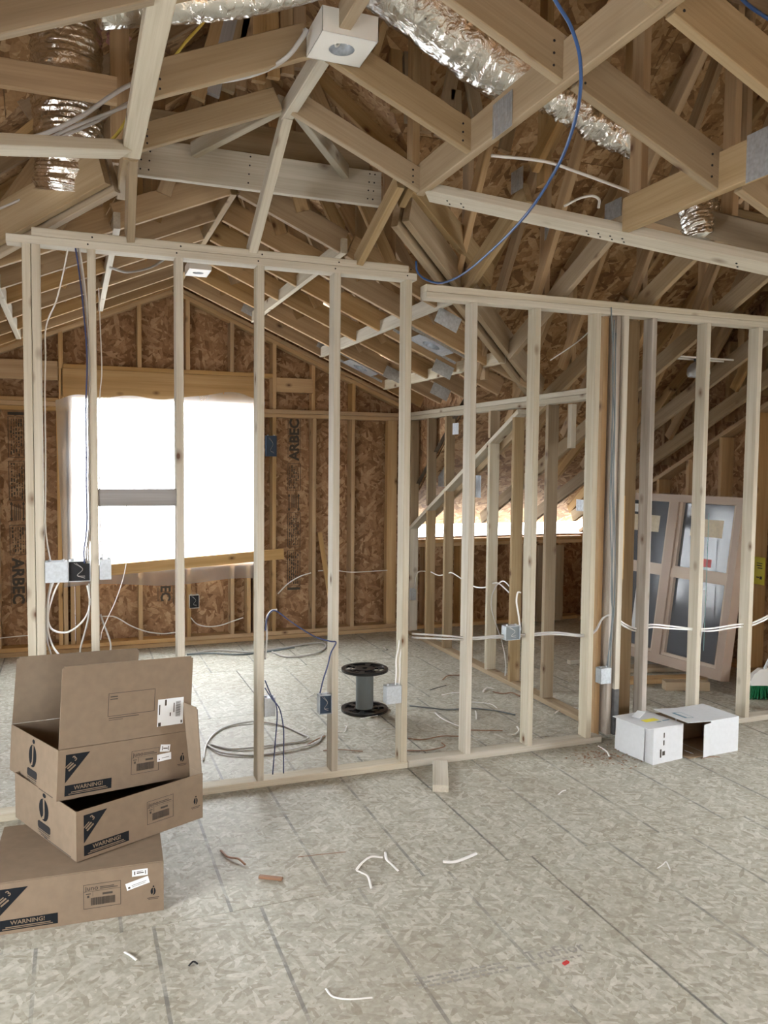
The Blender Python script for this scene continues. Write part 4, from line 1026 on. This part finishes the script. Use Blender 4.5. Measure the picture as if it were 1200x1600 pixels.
cable('grey_cable', pYs([(768, 243, 3.3), (850, 252, 3.3), (900, 268, 3.3), (960, 290, 3.3), (1018, 312, 3.3)]), 0.007, 'cable_white', 'pale cable strung behind the blue cable above the flat valley board', 'grey attic cables')
cable('grey_cable', pYs([(882, 322, 3.6), (905, 310, 3.6), (925, 306, 3.6), (936, 312, 3.6), (935, 325, 3.6)]), 0.007, 'cable_white', 'small pale hook of cable above the flat valley board', 'grey attic cables')
cable('grey_cable', pYs([(172, 418, 4.9), (200, 425, 5.0), (235, 418, 5.2), (262, 402, 5.3)]), 0.007, 'cable_grey', 'grey cable sagging under the far room rafters beside the light housing', 'grey attic cables')
cable('grey_cable', pYs([(860, 478+85, 4.6), (900, 536, 4.6), (930, 510, 4.6), (955, 495, 4.6)]), 0.004, 'cable_white', 'thin pale wire rising through the sloping chords of the side room', 'grey attic cables')
# partition runs at waist height
for k, (dy, lab) in enumerate(((0, 'upper grey cable strung level through the partition studs'), (5, 'lower grey cable strung level through the partition studs'))):
    cable('grey_cable', pY([(644, 990+dy*1.2), (690, 993+dy), (735, 996+dy*0.6), (780, 993+dy*0.6), (820, 991+dy*0.6), (865, 988+dy*0.6), (912, 992+dy*0.4)], 4.285) + pY([(930, 985+dy*0.3), (942, 966), (958, 958+dy*0.3)], 4.26), 0.006, 'cable_grey', lab, 'cables through the partition studs')
for k, dy in enumerate((0, 4)):
    cable('white_cable', pYs([(963, 965+dy, 4.28), (976, 975+dy, 4.31), (995, 982+dy, 4.31), (1016, 976+dy, 4.28), (1045, 978+dy, 4.28), (1081, 982+dy*0.5, 4.28), (1110, 982+dy, 4.28), (1150, 976+dy, 4.28), (1172, 974+dy, 4.28), (1190, 967+dy, 4.28), (1215, 957+dy, 4.28), (1260, 962+dy, 4.28), (1330, 985+dy, 4.28)]), 0.006, 'cable_white', ('upper' if k == 0 else 'lower') + ' bright white cable strung past the wrapped window', 'cables through the partition studs')
cable('white_cable', [onX(x, y, 3.245) for x, y in ((648, 918), (650, 900), (655, 893), (668, 893), (672, 893), (685, 899), (698, 897), (706, 895), (722, 905), (740, 916), (757, 918), (768, 912), (780, 912), (797, 927), (803, 928))], 0.006, 'cable_white', 'white cable snaking through the side wall studs', 'cables through the side wall studs')
cable('white_cable', [onX(x, y, 3.21) for x, y in ((776, 914), (786, 908), (795, 915), (800, 925))], 0.005, 'cable_white', 'short white cable loop over the side wall run', 'cables through the side wall studs')
cable('grey_cable', [onX(x, y, 3.17) for x, y in ((777, 912), (769, 930), (768, 950), (775, 975), (785, 1005), (790, 1035), (789, 1056))], 0.005, 'cable_grey', 'grey cable dangling from the side wall to its bottom plate', 'cables through the side wall studs')
cable('white_cable', pY([(814, 926), (809, 926), (807, 940), (810, 960), (813, 985)], 4.27), 0.005, 'cable_white', 'short white cable dropping behind the stud into the paired box', 'cables through the partition studs')
# box feeds
for k, (a, c) in enumerate((((624, 1070), (628, 1010)), ((618, 1070), (622, 1015)))):
    cable('white_cable', pY([a, (a[0]+1, 1050), (c[0]-3, 1030), (c[0], c[1]), (c[0]+2, 1000)], 4.25), 0.004, 'cable_white', ('right hand' if k == 0 else 'left hand') + ' pale cable feeding the box past the spool', 'box feed cables')
cable('navy_cable', pY([(500, 1083), (505, 1062), (512, 1040), (517, 1020), (525, 1004), (516, 1002), (495, 996), (475, 985), (450, 968), (434, 956), (424, 955), (417, 968), (415, 985)], 4.22), 0.004, 'cable_dkblue', 'navy cable swinging from one partition stud down to the next box', 'blue cables on the partition')
cable('grey_cable', pY([(433, 953), (424, 955), (416, 968), (417, 990), (416, 1010), (414, 1030)], 4.25), 0.006, 'cable_grey', 'grey cable curling over beside the navy cable', 'blue cables on the partition')
for k, pts in enumerate((((414, 1063), (423, 1085), (431, 1100), (433, 1120), (430, 1160), (426, 1210)), ((414, 1075), (425, 1092), (437, 1108), (443, 1140), (443, 1180), (443, 1212)))):
    cable('navy_cable', pYs([(x, y, 4.22 if i < 4 else 4.30) for i, (x, y) in enumerate(pts)]), 0.0035, 'cable_dkblue', ('nearer the stud' if k == 0 else 'farther from the stud') + ', navy cable hanging to the floor below the grey box', 'blue cables on the partition')
# bundle at the doubled studs
cable('grey_cable', pY([(93, 908), (85, 925), (77, 950), (75, 968), (80, 982), (93, 988), (110, 986), (128, 972), (138, 955), (140, 935), (136, 915)], 4.27), 0.005, 'cable_white', 'white cable looping below the closed gang box to the wire filled box', 'cables below the gang boxes')
cable('grey_cable', pY([(84, 908), (77, 930), (74, 960), (76, 990), (84, 1012), (95, 1026), (105, 1038)], 4.27), 0.005, 'cable_white', 'pale cable sweeping from the gang box down behind the cartons, outer one', 'cables below the gang boxes')
cable('grey_cable', pY([(80, 908), (75, 935), (73, 965), (74, 1000), (79, 1020), (84, 1038)], 4.27), 0.005, 'cable_grey', 'grey cable dropping from the gang box down behind the cartons, inner one', 'cables below the gang boxes')
cable('grey_cable', pY([(139, 912), (140, 940), (138, 965), (132, 990), (126, 1012), (125, 1028), (127, 1038)], 4.27), 0.005, 'cable_grey', 'grey cable hanging from the wire filled box beside the split stud', 'cables below the gang boxes')
cable('grey_cable', pY([(157, 960), (162, 975), (168, 990), (173, 1008), (171, 1025), (166, 1037)], 4.27), 0.005, 'cable_grey', 'grey cable loop bulging out beyond the split stud', 'cables below the gang boxes')
cable('white_cable', pYs([(157, 1000, 4.27), (160, 985, 4.25), (170, 962, 4.25), (180, 940, 4.2), (192, 905, 4.2), (199, 870, 4.2), (203, 845, 4.2), (203, 820, 4.2), (199, 795, 4.22), (196, 789, 4.25)]), 0.0025, 'cable_white', 'thin white wire hanging across the bright window from the grey blocking', 'cables below the gang boxes')
for k, (xa, xb, mat) in enumerate(((132, 136, 'cable_dkblue'), (136, 140, 'cable_grey'), (139, 142, 'cable_white'))):
    cable('grey_cable', pY([(xa, 880), (xa-1, 862), (xb-2, 840), (xb, 810), (xb-1, 760), (xb-1, 700), (xb-2, 640), (xb, 560), (xb-6, 480), (xb-13, 420), (xb-18, 388)], 4.22+0.012*k), 0.0045, mat, ('front', 'middle', 'rear')[k] + ' cable stapled up the split stud from the wire filled box', 'cables up the studs')
cable('white_cable', pY([(79, 878), (74, 850), (71, 820), (71, 760), (71, 700), (70, 620), (71, 560), (72, 510), (88, 470), (98, 430), (106, 390)], 4.27), 0.004, 'cable_white', 'white cable climbing the doubled studs into the rafters', 'cables up the studs')
cable('white_cable', pY([(158, 880), (160, 858), (157, 840), (156, 780), (155, 700), (156, 620), (159, 580), (157, 520), (154, 450)], 4.28), 0.003, 'cable_white', 'thin white cable along the window side of the split stud', 'cables up the studs')
# dark cables on the footed post
for k, pts in enumerate((((955, 480), (958, 560), (957, 640), (955, 720), (953, 800), (956, 880), (957, 940), (955, 990), (948, 1040)), ((960, 500), (957, 580), (960, 660), (956, 740), (958, 830), (955, 920), (957, 960), (952, 1010), (950, 1042)), ((962, 520), (961, 640), (959, 760), (961, 860), (960, 940), (956, 985), (953, 1042)))):
    cable('dark_cable', pY(pts, 4.232-0.004*k), 0.004, 'greycore', ('first', 'second', 'third')[k] + ' dark cable running up the side of the dark footed post', 'dark cables on the post')
# far wall runs
cable('white_cable', pY([(-10, 998), (20, 995), (45, 993), (70, 994)], 7.80), 0.005, 'cable_white', 'white cable low across the window wall behind the doubled studs', 'cables on the window wall')
cable('white_cable', pY([(160, 963), (180, 964), (205, 978), (230, 987), (255, 990), (275, 988)], 7.78), 0.006, 'cable_white', 'white cable sagging under the window past the low stamp', 'cables on the window wall')
cable('white_cable', pY([(298, 965), (308, 975), (325, 979), (345, 977), (365, 970), (380, 965)], 7.78), 0.006, 'cable_white', 'white cable sagging from the pale rimmed outlet box', 'cables on the window wall')
cable('white_cable', pY([(434, 928), (450, 912), (468, 901), (486, 895)], 7.80), 0.006, 'cable_white', 'white cable curving up over the foot of the mill stamp', 'cables on the window wall')
cable('white_cable', pY([(497, 892), (520, 891), (548, 894), (575, 893), (605, 891)], 7.80), 0.005, 'cable_white', 'white cable strung level through the window wall studs', 'cables on the window wall')

def floor_cable(name, lst, r, mat, label, group):
    return cable(name, [Vector((*onZ(x, y, 0).xy, r+0.001+(0.004 if i % 3 == 1 else 0))) for i, (x, y) in enumerate(lst)], r, mat, label, group)
G = 'cable coils on the floor'
floor_cable('cable_coil', [(318, 1190), (322, 1168), (335, 1148), (360, 1135), (400, 1130), (440, 1135), (470, 1148), (482, 1155), (470, 1160), (440, 1164), (400, 1170), (360, 1172), (330, 1165)], 0.006, 'cable_grey', 'large loop of grey cable on the floor behind the partition stud', G)
floor_cable('cable_coil', [(322, 1165), (345, 1178), (390, 1182), (430, 1178), (470, 1170), (495, 1162), (505, 1150)], 0.006, 'cable_grey', 'trailing tail of grey cable below the large floor loop', G)
floor_cable('cable_coil', [(300, 1022), (340, 1018), (390, 1020), (440, 1014), (480, 1008), (505, 1006), (508, 1014), (490, 1024), (450, 1028), (425, 1020)], 0.008, 'cable_grey', 'grey cable loop lying on the floor near the window wall', G)
floor_cable('cable_coil', [(292, 1024), (330, 1023), (375, 1024), (420, 1019), (460, 1014)], 0.008, 'greycore', 'dark cable lying along the floor near the window wall', G)
floor_cable('cable_coil', [(640, 1104), (670, 1108), (700, 1110), (735, 1108), (770, 1112), (805, 1118)], 0.005, 'greycore', 'dark cable trailing over the floor beyond the spool', G)

# sheath offcuts and curls on the floor
def curl(lst, r, mat, label):
    cable('sheath_scrap', [Vector((*onZ(x, y, 0).xy, r+0.0005+0.006*(i == len(lst)//2))) for i, (x, y) in enumerate(lst)], r, mat, label, 'cable sheath scraps on the floor', 'scrap', flat=0.6)
W, B = 'cable_white', 'copper'
curl([(557, 1361), (566, 1350), (580, 1343), (598, 1342)], 0.006, W, 'white curl arching over two others in the open floor')
curl([(602, 1334), (604, 1345), (611, 1354), (622, 1363)], 0.006, W, 'white curl leaning at the end of the arching one')
curl([(557, 1362), (566, 1366), (575, 1374), (580, 1390)], 0.005, W, 'white curl hooking down towards the viewer')
curl([(692, 1350), (710, 1350), (728, 1346), (744, 1337)], 0.009, W, 'wide white strip like a smile on the open floor')
curl([(509, 1547), (520, 1559), (545, 1566), (582, 1561)], 0.004, W, 'thin white crescent nearest the viewer')
curl([(195, 1490), (203, 1497), (213, 1502)], 0.005, W, 'small white sliver in front of the carton stack')
curl([(345, 1331), (356, 1341), (372, 1346), (383, 1353)], 0.006, B, 'dark brown twisted strip near the carton stack')
curl([(295, 1511), (302, 1507), (309, 1508)], 0.004, 'dark', 'tiny black sliver in front of the carton stack')
curl([(1027, 1358), (1036, 1352), (1041, 1350), (1047, 1360)], 0.003, W, 'fine white loop on the floor before the white cartons')
curl([(935, 1167), (943, 1172), (949, 1178), (952, 1183)], 0.006, W, 'white curl at the foot of the closed white carton')
curl([(851, 1089), (858, 1098), (875, 1104), (903, 1108)], 0.006, W, 'white curl beyond the partition beside the full height side stud')
curl([(867, 1116), (873, 1113), (882, 1112)], 0.006, W, 'short pale strip beyond the partition in the side room')
curl([(800, 1150), (805, 1149), (811, 1144), (808, 1137)], 0.007, W, 'white hook just behind the partition plate')
curl([(680, 1115), (688, 1122), (700, 1130), (720, 1137)], 0.005, W, 'white strip bending towards the partition behind the studs')
curl([(735, 1142), (760, 1144), (785, 1143)], 0.005, B, 'brown strip lying along the floor behind the partition')
curl([(638, 1155), (660, 1157), (690, 1153), (720, 1152)], 0.005, B, 'long brown strip behind the partition past the spool')
curl([(636, 1174), (665, 1174), (685, 1172), (695, 1167), (690, 1162)], 0.005, B, 'brown strip hooking up behind the partition')
curl([(505, 1174), (530, 1174), (567, 1175)], 0.004, B, 'straight brown strip on the floor before the spool')
curl([(480, 1165), (495, 1158), (508, 1151)], 0.005, B, 'short brown strip beside the floor loop of cable')
curl([(528, 1144), (537, 1145), (541, 1138), (539, 1135)], 0.004, W, 'tiny white hook between stud and spool')
curl([(480, 1092), (488, 1088), (490, 1085)], 0.004, W, 'white sliver on the floor left of the open box')
curl([(563, 1124), (575, 1123), (590, 1119)], 0.004, W, 'white sliver touching the spool flange')
curl([(692, 1063), (700, 1058), (718, 1056)], 0.006, B, 'brown arc on the floor before the side wall plate')
curl([(672, 1079), (685, 1076), (697, 1072)], 0.004, 'dark', 'dark twig of cable before the side wall plate')
curl([(755, 1083), (756, 1080), (762, 1077), (772, 1078)], 0.007, W, 'white hook near the side wall plate')
curl([(770, 1082), (785, 1085), (800, 1085), (812, 1089)], 0.006, B, 'brown strip pointing at the full height side stud')
curl([(690, 1087), (705, 1085), (719, 1083)], 0.005, W, 'pale strip lying between two partition studs')
curl([(738, 1098), (752, 1099), (768, 1103), (777, 1108)], 0.005, W, 'pale bent strip beyond the third stud past the spool')
curl([(743, 1112), (744, 1118), (744, 1125)], 0.005, W, 'short upright looking white scrap behind the partition')
curl([(600, 1013), (603, 1017)], 0.008, W, 'white speck of sheath far back on the floor')
curl([(697, 1348), (700, 1350)], 0.003, W, 'tiny white speck under the wide strip')
curl([(872, 1243), (879, 1239), (884, 1236)], 0.004, W, 'white sliver on the open floor before the partition')
curl([(465, 1340), (500, 1338), (540, 1332)], 0.002, 'copper', 'hair thin brown wire on the open floor')
curl([(1095, 1186), (1110, 1185), (1125, 1184)], 0.003, B, 'thin brown strip under the open white carton')

# sawdust and crumbs: uncountable
bm = bmesh.new(); rg = random.Random(11)
def crumb(x, y, s):
    a = rg.uniform(0, 6.28); c, sn = math.cos(a)*s, math.sin(a)*s; z = 0.001+rg.random()*0.003
    q = [bm.verts.new((x+c, y+sn, z)), bm.verts.new((x-sn*0.4, y+c*0.4, z+s*0.15)), bm.verts.new((x-c, y-sn, z)), bm.verts.new((x+sn*0.4, y-c*0.4, z+s*0.1))]
    t = bm.verts.new((x, y, z+s*0.35))
    for i in range(4): bm.faces.new((q[i], q[(i+1) % 4], t))
    bm.faces.new(q[::-1])
for i in range(1500):
    x = rg.uniform(0.3, 4.6); y = 4.23 - abs(rg.gauss(0, 0.07)) if rg.random() < 0.5 else 4.33+abs(rg.gauss(0, 0.13)); crumb(x, y, rg.uniform(0.002, 0.008))
for i in range(1300): crumb(rg.uniform(-0.2, 4.4), rg.uniform(2.0, 4.2), rg.uniform(0.0015, 0.006))
for i in range(900): crumb(rg.uniform(0.5, 3.2), rg.uniform(4.4, 7.7), rg.uniform(0.002, 0.008))
for i in range(500): crumb(3.19-abs(rg.gauss(0, 0.12)), rg.uniform(4.5, 7.6), rg.uniform(0.002, 0.009))
sd = solid('sawdust', bm, 'stud'); sd['kind'] = 'stuff'; sd['label'] = 'pale sawdust and wood crumbs scattered along the plates'; sd['category'] = 'sawdust'
# crumb piles by the dark post
bm = bmesh.new()
for i in range(160): crumb(rg.gauss(2.98, 0.12), rg.gauss(4.02, 0.09), rg.uniform(0.004, 0.016))
sd = solid('wood_shavings', bm, 'copper'); sd['kind'] = 'stuff'; sd['label'] = 'brown wood shavings spilled before the dark footed post'; sd['category'] = 'shavings'

# faded mill print on the floor sheet
fp = onZ(655, 1545, 0); fq = onZ(905, 1495, 0)
dirv = (fq-fp); dirv.z = 0; dirv.normalize()
pm = frame((fp.x, fp.y, 0.0003), dirv, Vector((-dirv.y, dirv.x, 0)))
rr = []; rg2 = random.Random(4)
for row in range(3):
    x = 0
    while x < 0.32:
        l_ = rg2.uniform(0.008, 0.03); rr.append((x, x+l_, 0.022*row, 0.022*row+0.010)); x += l_+0.008
for k in range(9): rr.append((0.36+0.03*k, 0.375+0.03*k+rg2.uniform(0, 0.008), 0.0, 0.01))
M['floor_ink'] = plain('faded_floor_print', (0.30, 0.29, 0.26), 0.7, var=0.2)
flatrects('floor_print', rr, 'floor_ink', floor, pm, 0.0003)['kind'] = 'stuff'
text('floor_lettering', 'TruFlor', 0.075, 'floor_ink', floor, pm @ Matrix.Translation((0.42, 0.03, 0)), 1.0, thick=0.0002)
# red speck
p = onZ(884, 1506, 0); slab_o = slab('plastic_chip', 'red', None, -0.012, 0.012, -0.006, 0.006, 0, 0.006, Matrix.Translation((p.x, p.y, 0.001)) @ Matrix.Rotation(0.3, 4, 'Z')); tag(slab_o, 'tiny red plastic chip on the open floor', 'plastic chip')

# ---------------- plastic sheet over the window
bm = bmesh.new(); nx_, nz_ = 60, 60; x0, x1 = -0.12, 1.745; grid = []
for i in range(nx_+1):
    u = i/nx_; col = []
    x = x0+(x1-x0)*u
    top = 2.315 + (0.085*math.exp(-((u-0.80)/0.13)**2)) - 0.05*math.exp(-((u-0.0)/0.06)**2) + 0.012*math.sin(u*23)
    bot = 0.60 + 0.02*math.sin(u*9)
    for j in range(nz_+1):
        v = j/nz_; z = bot+(top-bot)*v
        xx = x + (0.05*(1-v) if u < 0.1 else 0)*(0.1-u)*10 - (0.06*(1-v)*(u-0.9)*10 if u > 0.9 else 0)
        y = YW-0.016 - 0.008*noise.noise(Vector((xx*4, z*2.2, 0))) - 0.006*noise.noise(Vector((xx*14, z*3, 5))) - 0.07*max(0, v-0.93)/0.07*(0.4+0.6*abs(noise.noise(Vector((xx*3, 0, 9))))) 
        col.append(bm.verts.new((xx, y, z)))
    grid.append(col)
for i in range(nx_):
    for j in range(nz_): bm.faces.new((grid[i][j], grid[i+1][j], grid[i+1][j+1], grid[i][j+1]))
ps = solid('plastic_sheet', bm, 'poly', smooth=True); tag(ps, 'milky plastic sheet hung wrinkled over the bright window opening', 'plastic sheet')

# ---------------- wrapped window unit leaning in the side room
ang = math.atan2(0.13, 0.99)
ux = Vector((-math.sin(ang), math.cos(ang), 0)); lean = math.atan2(0.20, 1.43)
nrm = Vector((math.cos(ang), math.sin(ang), 0)); upv = (Vector((0, 0, 1))*math.cos(lean) + nrm*math.sin(lean)).normalized()
wo = Vector((4.70, 4.93, 0.072)); WW, WH = 1.36, 1.44
# local: x along the unit away from the viewer, y up the unit, z out of its face towards -X
mtw = frame(wo, -ux, upv) if False else None
xl = -ux; mtw = frame(wo + ux*WW, xl, upv)     # x from the far end to the near end, normal towards the room
wu = empty('wrapped_window', mtx=mtw); tag(wu, 'new window unit in plastic wrap leaning on the side room wall', 'window unit')
if (Vector((mtw[0][2], mtw[1][2], mtw[2][2]))).x > 0: pass
th = 0.10
s_ = 1 if mtw[0][2] < 0 else -1      # which way the room face looks
def wslab(nm, mat, x0, x1, y0, y1, z0, z1, par=None): return slab(nm, mat, par or wu, x0, x1, y0, y1, min(s_*z0, s_*z1), max(s_*z0, s_*z1))
fw = 0.062
for nm, a in (('frame_side', (0, fw, 0, WH)), ('frame_side', (WW-fw, WW, 0, WH)), ('frame_rail', (fw, WW-fw, 0, fw*1.3)), ('frame_rail', (fw, WW-fw, WH-fw, WH)), ('mullion', (WW/2-0.045, WW/2+0.045, fw*1.3, WH-fw))):
    wslab(nm, 'vinyl', *a, -th, 0)
for i in range(2):
    xa, xb = (fw, WW/2-0.045) if i == 0 else (WW/2+0.045, WW-fw)
    wslab('meeting_rail', 'rail', xa, xb, WH*0.515, WH*0.565, -th*0.8, -0.01)
    for ya, yb in ((fw*1.3, WH*0.515), (WH*0.565, WH-fw)):
        sash = wslab('sash_frame', 'rail', xa, xa+0.03, ya, yb, -th*0.8, -0.02); wslab('sash_frame', 'rail', xb-0.03, xb, ya, yb, -th*0.8, -0.02); wslab('sash_frame', 'rail', xa+0.03, xb-0.03, ya, ya+0.025, -th*0.8, -0.02)
        wslab('pane', 'glass', xa+0.03, xb-0.03, ya+0.025, yb, -th*0.6, -th*0.5)
    cx = (xa+xb)/2
    wslab('paper_label', 'paperlbl', cx-0.17, cx+0.15, WH*0.77, WH*0.87, -th*0.5, -th*0.49)
    wslab('paper_label', 'sticker', cx-0.02, cx+0.08, WH*0.17, WH*0.47, -th*0.5, -th*0.49)
    wslab('red_label', 'red', cx-0.05, cx+0.08, WH*0.60, WH*0.645, -th*0.5, -th*0.49)
    wslab('paper_label', 'sticker', cx-0.2, cx-0.1, WH*0.885, WH*0.935, -th*0.5, -th*0.49)
    tp_ = [(cx+0.16-0.12*k/4, 0.2+1.1*k/4, s_*(0.006)) for k in range(5)]
    tube('wrap_tape', tp_, 0.0035, 'cyan', wu, flat=0.2)
bm = bmesh.new(); gx, gy = 30, 30
vs = [[bm.verts.new((-0.01+(WW+0.02)*i/gx, -0.01+(WH+0.02)*j/gy, s_*(0.014+0.010*noise.noise(Vector((i*0.7, j*0.25, 2)))))) for j in range(gy+1)] for i in range(gx+1)]
for i in range(gx):
    for j in range(gy): bm.faces.new((vs[i][j], vs[i+1][j], vs[i+1][j+1], vs[i][j+1]))
solid('stretch_wrap', bm, 'wrap', wu, smooth=True)

# ---------------- yellow tag on the right wall
p = onX(1186, 892, 5.345); yt = empty('yellow_tag', (5.352, p.y, p.z)); tag(yt, 'bright yellow printed tag stuck on the side room wall beyond the last stud', 'label')
slab('tag_sheet', 'yellow', yt, -0.003, 0, -0.055, 0.055, -0.115, 0.115)
flatrects('tag_print', [(-0.03, 0.03, 0.06, 0.066), (-0.03, 0.025, 0.04, 0.048), (-0.02, 0.03, 0.02, 0.027), (-0.03, 0.0, -0.06, -0.05), (0.005, 0.03, -0.07, -0.045)], 'ink_soft', yt, frame((-0.0034, 0, 0), (0, -1, 0), (0, 0, 1)))

# ---------------- broom at the edge
br = empty('push_broom', (4.86, 4.66, 0.001), R(-20)); tag(br, 'green bristled broom with white head propped at the edge of the partition', 'broom')
bm = bmesh.new()
for i in range(26):
    for j in range(5):
        u = (i/25-0.5); v_ = (j/4-0.5)
        a = Vector((u*0.20, v_*0.05, 0.10)); c = Vector((u*0.30, v_*0.10, 0.0)) + Vector((rg.gauss(0, .004), rg.gauss(0, .004), rg.random()*0.01))
        q = [bm.verts.new(a+Vector(d)) for d in ((0.005, 0, 0), (-0.0025, 0.0045, 0), (-0.0025, -0.0045, 0))]; e = [bm.verts.new(c+Vector(d)*1.1) for d in ((0.005, 0, 0), (-0.0025, 0.0045, 0), (-0.0025, -0.0045, 0))]
        for k in range(3): bm.faces.new((q[k], q[(k+1) % 3], e[(k+1) % 3], e[k]))
        bm.faces.new(e[::-1])
bs = solid('bristles', bm, 'green', br); bs['kind'] = 'stuff'
bm = bmesh.new(); pts = [(-0.11, 0.0), (0.11, 0.0), (0.115, 0.03), (0.09, 0.085), (0.04, 0.125), (-0.04, 0.125), (-0.09, 0.085), (-0.115, 0.03)]
prism(bm, pts, 0.05); solid('broom_head', bm, 'lampwhite', br, Matrix.Translation((0, 0.025, 0.10)) @ FRONT)
bm = bmesh.new(); lathe(bm, [(0.001, 0), (0.012, 0), (0.012, 1.1), (0.001, 1.1)], 12); solid('handle', bm, 'galv', br, Matrix.Translation((0, 0, 0.22)) @ Matrix.Rotation(R(24), 4, 'Y'))
